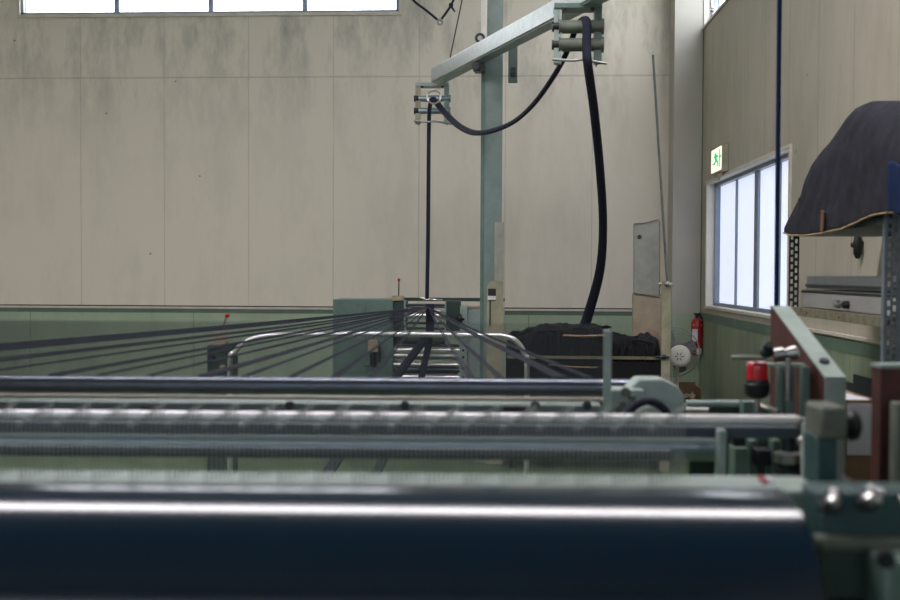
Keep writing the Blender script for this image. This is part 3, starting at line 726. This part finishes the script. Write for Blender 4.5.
# long grey casing on the shelf
XG = 1.66
g0, g1 = atX(803, 280, XG).y, yN+.03
cs = thing('grey_machine_case', (XG+.1, (g0+g1)/2, zb1), 'long grey metal machine case lying on the rack shelf', 'machine case')
zz = lambda py: atX(845, py, XG).z
MB().box((XG+.02, g1, zz(290)), (XG+.24, g0, zz(276))).build('upper_cover', 'boxg', cs, bevel=.004)
MB().box((XG+.012, g1, zz(288.5)), (XG+.02, g0, zz(285.5))).build('cover_stripe', 'rackd', cs)
MB().box((XG, g1, zz(295.2)), (XG+.2, g0+.03, zz(292.6))).build('dark_rail', 'black', cs)
MB().box((XG-.004, g1, zz(292.6)), (XG+.2, g0+.04, zz(291.5))).build('rail_lip', 'steel', cs)
MB().box((XG, g1, zb1+.001), (XG+.22, g0+.03, zz(295.2))).build('lower_casing', 'boxl', cs, bevel=.003)
for px, mt, rr in ((840, 'steel', .019), (848.5, 'black', .019)):
    v = atX(px, 304.5, XG); MB().lathe((XG-.03, v.y, zz(304.5)), (XG, v.y, zz(304.5)), [(0, rr*.7), (.3, rr), (1, rr)], 20).build('round_fitting', mt, cs)

# cloth-covered machine on top
outl = [(787, 212), (790, 190), (794, 188), (800, 167), (809, 150), (824, 130), (838, 110), (848, 105.5), (868, 105.5), (900, 110), (960, 116)]
botl = [(787, 232), (793, 234.5), (810, 235), (826, 233), (846, 229), (862, 221), (876, 215), (890, 212.5), (960, 206)]
def interp(T, x):
    for (a, ya_), (b_, yb2) in zip(T, T[1:]):
        if a <= x <= b_: return ya_+(yb2-ya_)*(x-a)/(b_-a)
    return T[0][1] if x < T[0][0] else T[-1][1]
XC = 1.53; XCr = XR-.06
cl = thing('covered_machine', (1.8, 4.6, zt1), 'bulky object under a dark charcoal dust cloth on top of the rack', 'covered machine')
NY, NP = 90, 40
pxs = [787.5+(925-787.5)*i/NY for i in range(NY+1)]
rows = []
for px in pxs:
    y = atX(px, 200, XC+.02).y
    zt_ = atX(px, interp(outl, px), XC+.05).z; zb2 = atX(px, interp(botl, px), XC).z
    row = []
    for k in range(NP+1):
        t = k/NP
        if t < .55:
            s = t/.55; x = XC+.06*s**2*s; z = zb2+(zt_-.05-zb2)*s
        elif t < .85:
            s = (t-.55)/.3; x = XC+.06+(XCr-XC-.12)*s; z = zt_-.05*(1-min(1, s*5))**2
        else:
            s = (t-.85)/.15; x = XCr-.06+.06*math.sin(s*1.57); z = zt_-(zt_-zb2)*s
        wr_ = .02*noise.noise(Vector((y*3+z*2, z*3.2-y, 7)))+.007*noise.noise(Vector((y*9+z*9, z*8-y*6, 2)))
        row.append(Vector((x-wr_*(1 if t < .55 else .0), y, z+(wr_*.6 if t >= .55 else 0))))
    rows.append(row)
vs = [v for r in rows for v in r]; W = NP+1
fs = [(j*W+i, (j+1)*W+i, (j+1)*W+i+1, j*W+i+1) for j in range(NY) for i in range(NP)]
o = MB().add(vs, fs+[tuple(range(W))]).build('dust_cloth', 'cloth', cl); so = o.modifiers.new('s', 'SOLIDIFY'); so.thickness = .006
hem = [r[0]+Vector((-.004, 0, 0)) for r in rows]
MB().tube(hem, .0045, 6).build('hem', 'hem', cl)
ycv = [r[0].y for r in rows]
MB().box((XC+.09, ycv[-1]+.1, zt1+.002), (XCr-.08, ycv[0]-.2, zt1+.2)).build('covered_body', 'boxg', cl, bevel=.02)
# navy flap at the near side and a brown patch
vs = []; fs = []
for i in range(13):
    for k in range(13):
        px = 887+30*i/12; py = 163+50*k/12 - (2*math.sin(i)); v = atX(px, py, XC-.02)
        v.x += .012*noise.noise(Vector((v.y*14, v.z*8, 5))); vs.append(v)
for i in range(12):
    for k in range(12): a = i*13+k; fs.append((a, a+1, a+14, a+13))
o = MB().add(vs, fs).build('navy_flap', 'clothb', cl); so = o.modifiers.new('s', 'SOLIDIFY'); so.thickness = .006
MB().prism([atX(821, 210, XC-.024), atX(824, 212, XC-.024), atX(822.5, 232, XC-.024), atX(820, 231, XC-.024)], (.006, 0, 0)).build('brown_patch', 'stain', cl)

# wall hook / bracket
hk = atX(863, 243, XR)
o = MB().lathe((XR-.03, hk.y, hk.z-.09), (XR-.03, hk.y, hk.z+.1), [(0, .01), (.15, .024), (.45, .026), (.7, .018), (.9, .004), (1, .002)], 14).cyl((XR-.03, hk.y, hk.z), (XR, hk.y, hk.z), .012, 8).sphere((XR-.05, hk.y+.01, hk.z-.01), .018)
tag(o.build('wall_hook', 'black'), 'small black pointed fitting screwed to the right wall under the cloth', 'wall hook')

# ================================================================ THE WARPING MACHINE (machine frame)
XLm = -1.75
mc_ = thing('warping_machine', (-.4, 2.3, 0), 'large green warping machine with long steel rollers across the foreground', 'textile machine', fr=MACH)
P_ = mat_
def zx(px, py, Y): return P_(px, py, Y)
# rear guide roller A
def long_roll(name, py_top, py_bot, Y, px_end, mat, x0=XLm, capr=None, n=40):
    a = P_(400, py_top, Y).z; b_ = P_(400, py_bot, Y).z; z = (a+b_)/2; r = (a-b_)/2
    xe = P_(px_end, (py_top+py_bot)/2, Y).x; e = .01/(xe-x0)
    return MB().lathe((x0, Y, z), (xe, Y, z), [(0, r*.7), (e*.5, r), (1-e*.5, r), (1, r*.7)], n).build(name, mat, mc_), z, r, xe
ra, zA_, rA_, xA_ = long_roll('rear_guide_roller', 377.5, 395, 2.95, 648, 'rollerA')
rb, zB_, rB_, xB_ = long_roll('thin_rod', 396, 401, 2.86, 606, 'trimc')
# cross beam behind the bright bar
a = P_(400, 402, 2.78).z; b_ = P_(400, 434, 2.78).z
MB().box((XLm, 2.74, b_), (P_(600, 410, 2.78).x, 2.82, a)).build('cross_beam', 'green', mc_, bevel=.004)
for px in (535, 587, 405, 290): v = P_(px, 405, 2.735); MB().cyl((v.x, 2.72, v.z), (v.x, 2.74, v.z), .012, 12).build('beam_bolt', 'dsteel', mc_)
for px in (152, 515): v = P_(px, 409, 2.735); MB().box((v.x-.03, 2.733, v.z-.006), (v.x+.03, 2.74, v.z+.006)).build('red_sticker', 'brown', mc_)
# bright bar D
rd, zD, rD, xD = long_roll('bright_bar', 412.3, 421.5, 2.25, 799, 'bright')
zS_ = zD-.0
v = P_(823, 424, 2.24)
MB().lathe((xD, 2.25, zD), (P_(822, 424, 2.25).x, 2.25, zD), [(0, rD*.55), (.8, rD*.55), (1, rD*.7)]).build('bar_journal', 'steel', mc_)
# plate below the bar
a = P_(400, 422.5, 2.3).z; b_ = P_(400, 434, 2.3).z
MB().box((XLm, 2.27, b_), (P_(795, 425, 2.3).x, 2.3, a)).build('bar_carrier', 'slate', mc_, bevel=.003)
re_, zE, rE, xE = long_roll('lower_roller', 431, 458.5, 2.36, 719, 'roller')
rg, zG, rG, xG = long_roll('inner_roller', 447, 459, 2.3, 672, 'dsteel')
# front flat beam G
ZG = CAMZ - .333; GY0, GY1 = 1.545, 1.665
a1_ = P_(600, 476, 1.72)
xg1 = P_(815, 482, 1.6).x
gy1 = GY1
MB().box((XLm, GY0, ZG-.06), (xg1, gy1, ZG)).build('front_beam', 'green', mc_, bevel=.004)
st1 = P_(762, 480, 1.62)
MB().box((st1.x-.004, 1.6, ZG), (st1.x+.004, 1.63, ZG+.006)).build('red_mark', 'red', mc_)
MB().box((st1.x+.006, 1.6, ZG), (st1.x+.014, 1.63, ZG+.006)).build('white_mark', 'paper', mc_)
# side frames
for xx, nm in ((XLm-.05, 'left'), ):
    MB().box((xx-.05, 1.3, 0), (xx+.05, 3.1, ZG+.12)).build('side_frame', 'teal', mc_, bevel=.005)
# ---- right side: tall plate with slanted top
Xp = P_(826, 400, 2.6).x; tp = .0175*2.6
n1 = P_(826, 379, 2.6); yfar = 3.08
for_far = P_(776, 308, 3.06)
poly = [(Xp, 2.6, .1), (Xp, 2.6, n1.z), (Xp, yfar-.03, for_far.z), (Xp, yfar, for_far.z), (Xp, yfar, .1)]
MB().prism(poly, (tp, 0, 0)).build('side_frame', 'brown', mc_)
e = .004
ed = MB().prism([(Xp-e, 2.6-e, .1), (Xp-e, 2.6-e, n1.z+e), (Xp-e, 2.6, n1.z+e), (Xp-e, 2.6, .1)], (tp+2*e, 0, 0))
sl_ = [(Xp-e, 2.6-e, n1.z), (Xp-e, 2.6-e, n1.z+.006), (Xp-e, yfar-.03, for_far.z+.006), (Xp-e, yfar, for_far.z+.006), (Xp-e, yfar, for_far.z), (Xp-e, yfar-.03, for_far.z)]
ed.prism(sl_, (tp+2*e, 0, 0))
ed.build('frame_edge', 'green', mc_)
hs = Vector((Xp+tp*.5, 2.68, n1.z+.006+(for_far.z-n1.z)*(.08/(yfar-2.63))))
MB().cyl(hs, hs+Vector((0, -.003, .008)), .013, 14).build('edge_screw', 'dsteel', mc_)
# lower post continuing down in front of the plate
pz = P_(826, 480, 1.95)
x0_, x1_ = P_(817, 440, 1.98).x, P_(838, 440, 1.98).x
MB().box((x0_, 1.98, .1), (x1_, 2.06, P_(826, 436, 1.98).z)).build('front_upright', 'teal', mc_, bevel=.004)
v0 = P_(821, 440, 1.96); v1 = P_(849, 407, 1.96)
MB().box((v0.x, 1.96, v0.z), (v1.x, 2.06, v1.z)).build('bearing_block', 'olive', mc_, bevel=.008)
kv = P_(853, 425, 2.02)
MB().lathe((kv.x-.02, 2.02, kv.z), (kv.x+.012, 2.02, kv.z), [(0, .02), (.4, .032), (.8, .03), (1, .018)], 20).build('knob', 'black', mc_)
# second red-brown plate at far right
y5 = 2.3; c0_ = P_(881, 368, y5); X5 = c0_.x
MB().box((X5, y5, .1), (X5+.3, y5+.05, c0_.z)).build('end_plate', 'brown', mc_)
MB().box((X5-.003, y5-.004, c0_.z), (X5+.3, y5+.054, c0_.z+.008)).build('end_plate_cap', 'green', mc_)
v = P_(893, 402, 2.22)
MB().box((v.x, 2.2, .8), (v.x+.2, 2.24, v.z)).build('end_bracket', 'olive', mc_, bevel=.004)

# ---- end block with wheel (578-687)
ye_ = 2.75
bx0, bx1 = P_(628, 400, ye_).x, P_(685, 400, ye_).x
zt_, zb3 = P_(650, 379, ye_).z, P_(650, 432, ye_).z
poly = [(bx0, ye_, zb3), (bx1, ye_, zb3), (bx1, ye_, zt_-.05), (bx1-.02, ye_, zt_-.018), (bx1-.06, ye_, zt_), (bx0+.03, ye_, zt_), (bx0, ye_, zt_-.03)]
MB().prism(poly, (0, .09, 0)).build('end_casting', 'green', mc_, bevel=.006)
bx2 = P_(607, 400, ye_).x
MB().box((P_(609, 400, ye_).x, ye_-.03, zb3), (bx0+.04, ye_+.05, P_(620, 388, ye_).z)).build('bearing_housing', 'green', mc_, bevel=.006)
for px, py, rr in ((625, 392, .013), (632, 398, .009), (622, 404, .009), (618, 409, .011)): v = P_(px, py, ye_-.035); MB().cyl((v.x, ye_-.05, v.z), (v.x, ye_-.03, v.z), rr, 12).build('housing_bolt', 'olive', mc_)
v = P_(648, 422, ye_-.06)
MB().torus(v, (0, 1, 0), .056, .011, 40, 10).build('hand_wheel', 'rope', mc_)
MB().cyl((v.x, ye_-.08, v.z), (v.x, ye_, v.z), .04, 24).build('wheel_hub', 'green', mc_)
# rails right of the block
yq2 = 2.85
MB().cyl(P_(686, 403.5, yq2), P_(745, 403.5, yq2), .010, 14).build('side_rail', 'green', mc_)
MB().cyl(P_(686, 410.5, yq2-.1), P_(708, 410.5, yq2-.1), .008, 14).build('short_rod', 'steel', mc_)
va, vb = P_(687, 432, 2.9), P_(742, 404, 2.9)
MB().box((va.x, 2.9, va.z), (vb.x, 2.93, vb.z)).build('back_plate', 'green3', mc_)
va, vb = P_(743, 432, 2.8), P_(763, 402, 2.8)
MB().prism([(va.x, 2.8, va.z), (P_(778, 432, 2.8).x, 2.8, va.z), (P_(778, 414, 2.8).x, 2.8, P_(0, 414, 2.8).z), (vb.x-.01, 2.8, vb.z), (va.x, 2.8, vb.z)], (0, .04, 0)).build('gusset', 'green2', mc_)
MB().tube([P_(755, 402, 2.78), P_(778, 412.5, 2.7)], .008, 8).build('stay_rod', 'steel', mc_)
# clamp hardware above
yh = 2.7
h1 = MB().tube([P_(731, 357.5, yh), P_(766, 358.5, yh)], .0065, 8).build('feeler_rod', 'steel', mc_)
hc = P_(783, 354, yh)
cl_ = MB().lathe(P_(771, 356, yh), P_(798, 352, yh), [(0, .012), (.05, .02), (.45, .021), (.5, .013), (.6, .017), (.9, .02), (1, .014)], 18)
cl_.build('rod_clamp', 'steel', mc_)
MB().lathe(P_(767, 350, yh), P_(767, 344, yh)+Vector((0, -.02, 0)), [(0, .014), (.5, .016), (1, .01)], 14).sphere(P_(766, 352, yh), .017).build('wing_nut', 'dsteel', mc_)
MB().box(P_(750, 363.5, yh+.06), P_(806, 366, yh+.1)).build('top_plate', 'green', mc_)
for px, w2_ in ((779, .006), (788, .012), (804, .009)):
    v = P_(px, 366, yh+.02); b2 = P_(px, 480, yh+.02)
    MB().box((v.x-w2_, yh+.0, b2.z), (v.x+w2_, yh+.03, v.z)).build('upright', 'green2', mc_, bevel=.002)
MB().cyl(P_(788, 400, yh-.02), P_(788, 358, yh-.02), .008, 10).build('adjusting_screw', 'steel', mc_)
# mechanism under the bar, right of the rollers
ym = 2.62
def mbx(n_, m__, x0, y0_, x1, y1_, Y=ym, d=.06, bv=.003, p=mc_): return MB().box(P_(x0, y1_, Y), P_(x1, y0_, Y)+Vector((0, d, 0))).build(n_, m__, p, bevel=bv)
mbx('mid_post', 'green', 718, 430, 727, 492, 2.2, .03)
mbx('rear_panel', 'green3', 690, 432, 818, 500, 2.72, .02)
mbx('rear_casting', 'green2', 748, 428, 782, 444, 2.6, .05)
mbx('valve_block', 'green2', 734, 448, 749, 490, 2.5)
mbx('solenoid', 'black', 734, 437, 746, 448, 2.52)
mbx('bracket_leg', 'green2', 750, 440, 758, 492, 2.55)
mbx('bracket_leg', 'green2', 772, 440, 781, 492, 2.55)
mbx('damper_box', 'black', 757, 450, 772, 466, 2.5)
v = P_(788, 455, 2.45)
MB().lathe(P_(788, 490, 2.45), P_(788, 436, 2.45), [(0, .03), (.1, .03), (.11, .034), (.2, .034), (.21, .029), (.3, .029), (.31, .034), (.4, .034), (.41, .029), (.5, .03), (.51, .033), (.62, .033), (.63, .018), (1, .016)], 20).build('spring_damper', 'dsteel', mc_)
MB().lathe(P_(788, 462, 2.42), P_(788, 453, 2.42), [(0, .034), (1, .034)], 20).build('damper_collar', 'steel', mc_)
mbx('inner_post', 'green', 806, 424, 816, 492, 2.3, .04)
MB().sphere(P_(802, 441, 2.38), .012).cyl(P_(802, 441, 2.4), P_(803, 462, 2.4), .007, 8).build('grease_nipple', 'steel', mc_)

# ---- front right bracket
yb3 = 1.42
xL3 = P_(818, 520, yb3).x
zt3 = P_(850, 492, yb3).z
fb = MB().box((xL3, yb3, .3), (xL3+.4, yb3+.075, zt3)).build('bearing_pedestal', 'teal', mc_, bevel=.006)
MB().box((xL3-.008, yb3-.03, P_(850, 545, yb3).z), (xL3+.4, yb3-.0, P_(850, 533, yb3).z)).build('pedestal_ledge', 'olive', mc_, bevel=.004)
MB().box((xL3, yb3-.02, .3), (xL3+.4, yb3, P_(850, 546, yb3).z)).build('pedestal_base', 'green3', mc_, bevel=.003)
bb = P_(872, 552, yb3-.05)
MB().box((bb.x, yb3-.09, .7), (bb.x+.2, yb3-.02, bb.z)).build('lug', 'green2', mc_, bevel=.008)
bb2 = P_(889, 562, yb3-.1); MB().cyl((bb2.x, yb3-.093, bb2.z), (bb2.x, yb3-.085, bb2.z), .012, 16).build('lug_hole', 'black', mc_)
for px, py in ((827, 503), (863, 501)):
    v = P_(px, py, yb3-.0); 
    bt = MB().cyl((v.x, yb3-.022, v.z), (v.x, yb3, v.z), .013, 6).build('hex_bolt', 'black', mc_)
    MB().lathe((v.x, yb3-.032, v.z+.008), (v.x, yb3-.02, v.z+.008), [(0, .006), (.4, .009), (1, .009)], 14).build('bolt_face', 'chrome', bt)
for px, py in ((829, 489), (866, 486), (872, 497), (874, 489), (897, 497)):
    v = P_(px, py, yb3+.02); MB().sphere((v.x, v.y-.02, v.z), .0065).build('grease_fitting', 'chrome', mc_)
MB().tube([P_(842, 476, 1.52), P_(860, 489, 1.45)], .003, 6).build('thin_cable', 'black', mc_)

# ---- warp beam (front roller)
yw = 1.40; RW = .18
zsil = CAMZ - .2155*yw
wbz = zsil - RW*1.0 - .0
xw = P_(812, 520, yw-.1).x
# silhouette tuned so that the top edge shows at y = 490
wb = thing('warp_beam', (-.5, yw, wbz-RW), 'big glossy dark navy roller filling the bottom of the picture', 'roller', fr=MACH)
MB().lathe((XLm+.1, yw, wbz), (xw, yw, wbz), [(0, RW), (1-.002, RW), (1, RW-.006)], 96).build('drum', 'navy', wb)
MB().lathe((xw, yw, wbz), (xw+.02, yw, wbz), [(0, RW*.7), (1, RW*.7)], 40).build('end_collar', 'black', wb)
MB().cyl((xw+.02, yw, wbz), (xL3+.1, yw, wbz), .03, 24).build('shaft', 'dsteel', wb)

# ---- zigzag expansion comb standing on the front beam
cm = thing('zigzag_comb', (-.4, 1.66, ZG), 'row of short steel comb pins set in slanting groups along the front beam', 'comb', fr=MACH)
ztip = CAMZ-.241
NPS = 8; PITCH = 37.6
pins = []
px = 690
def tip(px, s):
    # s in 0..1 across a section, 0 = near (low in the picture), 1 = far (high)
    Y = GY0+.012+(GY1-GY0-.018)*s
    return P_(px, 0, Y).x, Y
first = None; n_made = 0; rest = MB()
sec = MB()
for k in range(22):
    xr = 688-k*PITCH
    for j in range(NPS):
        s = 1-j/(NPS-1)*.93
        # base centre line in world: x spacing even at mean depth
        pxx = xr-j*PITCH/NPS
        x, Y = tip(pxx, s)
        if x < XLm+.06: continue
        if n_made < 100:
            if first is None:
                hh_ = .09
                pm = MB().tube([(0, 0, 0), (0, 0, hh_)], .0014, 6).sphere((0, 0, hh_), .0041, 8)
                me = pm.build('comb_pin', 'galv', base=(0, 0, 0)); first = me
                o = me
            else:
                o = first.copy(); COL.objects.link(o)
            o.parent = cm; o.location = Vector((x, Y, ZG))-Vector(cm['_o']); o.rotation_euler = (0, 0, 0)
            o.scale.z = (CAMZ-(.156-.022*s)*Y-ZG)/.09
            n_made += 1
        else:
            zt5 = CAMZ-(.156-.022*s)*Y; rest.tube([(x, Y, ZG), (x, Y, zt5)], .0014, 6).sphere((x, Y, zt5), .0041, 8)
if rest.v: tag(rest.build('comb_pin', 'galv', cm), kind='stuff')
# ---- rear reed
yre = 2.68
zr0 = P_(400, 434, yre).z; zr1 = P_(300, 322, yre).z
rd_ = thing('reed', (-.5, yre, zr0), 'long fine upright wire reed crossing the view behind the bright bar', 'reed', fr=MACH)
xe_ = P_(600, 380, yre).x
pitch = 3.0/1000*yre; first = None; rest = MB(); n_made = 0; x = xe_
while x > XLm+.02:
    pxn = 0
    if n_made < 100:
        if first is None:
            first = MB().box((-.0010, -.003, 0), (.0010, .003, zr1-zr0)).build('reed_wire', 'dsteel', base=(0, 0, 0)); o = first
        else: o = first.copy(); COL.objects.link(o)
        o.parent = rd_; o.location = Vector((x, yre, zr0))-Vector(rd_['_o']); n_made += 1; o.rotation_euler = (0, 0, 0)
    else: rest.box((x-.0010, yre-.003, zr0), (x+.0010, yre+.003, zr1))
    x -= pitch
tag(rest.build('reed_wire', 'dsteel', rd_), kind='stuff')
v0, v1 = P_(603, 432, yre), P_(611.5, 330, yre)
MB().box((v0.x, yre-.008, zr0-.02), (v1.x, yre+.012, v1.z)).build('end_post', 'green', rd_, bevel=.003)
MB().box((XLm, yre-.01, zr0-.02), (v1.x, yre+.01, zr0)).build('bottom_rail', 'dsteel', rd_)
MB().box((XLm, yre-.008, zr0-.02), (XLm+.02, yre+.012, v1.z)).build('end_post', 'green', rd_, bevel=.003)

# ---- red beacon lamp
yy_ = 2.72
bc = thing('red_beacon', P_(757, 402, yy_), 'red warning beacon with black base below the chrome rod clamp', 'beacon', fr=MACH)
c1 = P_(757, 398, yy_); c2 = P_(757, 379, yy_); c3 = P_(757, 362, yy_)
MB().lathe(c1, (c1.x, yy_, c2.z), [(0, .018), (.12, .028), (.3, .033), (.75, .034), (.8, .031), (1, .030)], 28).build('base', 'black', bc)
MB().lathe((c1.x, yy_, c2.z), (c1.x, yy_, c3.z), [(0, .029), (.7, .027), (.9, .026), (1, .022)], 28).build('lens', 'redg', bc)
m = MB()
for k in range(10): a = k*.628; m.cyl((c1.x+.0285*math.cos(a), yy_+.0285*math.sin(a), c2.z+.002), (c1.x+.0265*math.cos(a), yy_+.0265*math.sin(a), c3.z-.008), .0018, 5)
m.build('lens_rib', 'redg', bc)
MB().cyl((c1.x, yy_, c1.z-.04), (c1.x, yy_, c1.z), .008, 10).build('stem', 'steel', bc)

# ---- yarn bundles fanning from the stand to the rear roller
src = MACH.transposed() @ at(428, 307, 8.9)
tops = [-345, -300, -284, -250, -236, -140, -112, -30, 55, 100, 150, 205, 245, 292, 335, 372, 470, 500, 562, 590]
strong = {-345, -284, -250, -112, 55, 205, 562}
words = {}
for i, tx in enumerate(tops):
    e1_ = P_(tx, 378.5, 2.95); e1_.z = zA_+rA_+.002
    mb = MB(); nt = 5 if tx in strong else 4
    for k in range(nt):
        sp = (k-(nt-1)/2)*(.004 if tx in strong else .003)
        s0_ = src+Vector((sp*.4, 0, 0))
        end = e1_+Vector((sp*2.2, 0, 0))
        mid = s0_.lerp(end, .5)+Vector((0, 0, -.012+random.uniform(-.004, .004)))
        mb.tube(bez([s0_, mid, end], 5), .0034 if tx in strong else .0019, 5)
    o = mb.build('yarn_bundle', 'rope', fr=MACH)
    where = 'left across the green wall' if tx < 330 else ('steeply across the stand rollers' if tx < 490 else 'right past the stand')
    thick = 'thick' if tx in strong else 'thin'
    tag(o, '%s dark yarn bundle fanning %s from the rope eye' % (thick, where), 'yarn bundle', '%s yarn bundles fanning %s' % (thick, where))

# ================================================================ BIN WITH PAPER AT RIGHT
yb4 = 3.3
k0, k1 = at(826, 480, yb4), at(876, 398, yb4)
bn = thing('paper_carton', ((k0.x+k1.x)/2, yb4+.1, 0), 'tall brown carton with a white sheet on it beside the slanted plate', 'carton')
x0, x1 = k0.x, k1.x; zt4 = at(860, 400, yb4).z
MB().box((x0, yb4, 0.35), (x0+.006, yb4+.26, zt4)).box((x1-.006, yb4, .35), (x1, yb4+.26, zt4)).box((x0, yb4, .35), (x1, yb4+.006, zt4)).box((x0, yb4+.254, .35), (x1, yb4+.26, zt4)).box((x0, yb4, .35), (x1, yb4+.26, .36)).build('carton_body', 'card', bn)
s0_, s1_ = at(847, 455, yb4-.004), at(875, 404, yb4-.004)
MB().box((s0_.x, yb4-.005, s0_.z), (s1_.x, yb4-.001, s1_.z)).build('white_sheet', 'paper', bn)
MB().prism([(x0+.02, yb4+.01, zt4-.02), (x1-.02, yb4+.01, zt4-.01), (x1-.03, yb4+.1, zt4+.0), (x0+.03, yb4+.24, zt4+.07)], (0, 0, .004)).build('open_flap', 'card', bn)
MB().prism([at(843, 399, yb4+.0), at(878, 407, yb4+.0), at(874, 401, yb4+.05), at(846, 394, yb4+.05)], (0, .004, .003)).build('carton_rim', 'paper', bn)
tag(MB().box((x0-.05, yb4-.04, 0), (x1+.04, yb4+.3, .35)).build('pallet_block', 'rackd', bevel=.005), 'dark block standing on the floor under the paper carton', 'block')
for py in (420, 426, 446, 474): MB().tube([at(875, py, 3.31), at(892, py+5, 3.15)], .004, 6).build('loose_wire', 'steel', bn)

# clean the helper properties
for o in bpy.data.objects:
    for k in ('_o', '_f'):
        if k in o: del o[k]
# the beams share one exposure
w = bpy.data.worlds.new('world'); sc.world = w; w.use_nodes = True
w.node_tree.nodes['Background'].inputs[0].default_value = (.8, .9, 1, 1); w.node_tree.nodes['Background'].inputs[1].default_value = .8
vs_ = sc.view_settings
vs_.view_transform = 'Standard'; vs_.look = 'None'; vs_.gamma = 1; vs_.use_curve_mapping = False; vs_.exposure = 0.44
sc.cycles.use_denoising = True
sc.cycles.max_bounces = 8; sc.cycles.diffuse_bounces = 5
print('XR', XR, 'PER', PER, 'ZW', ZW, 'ZS', ZS)
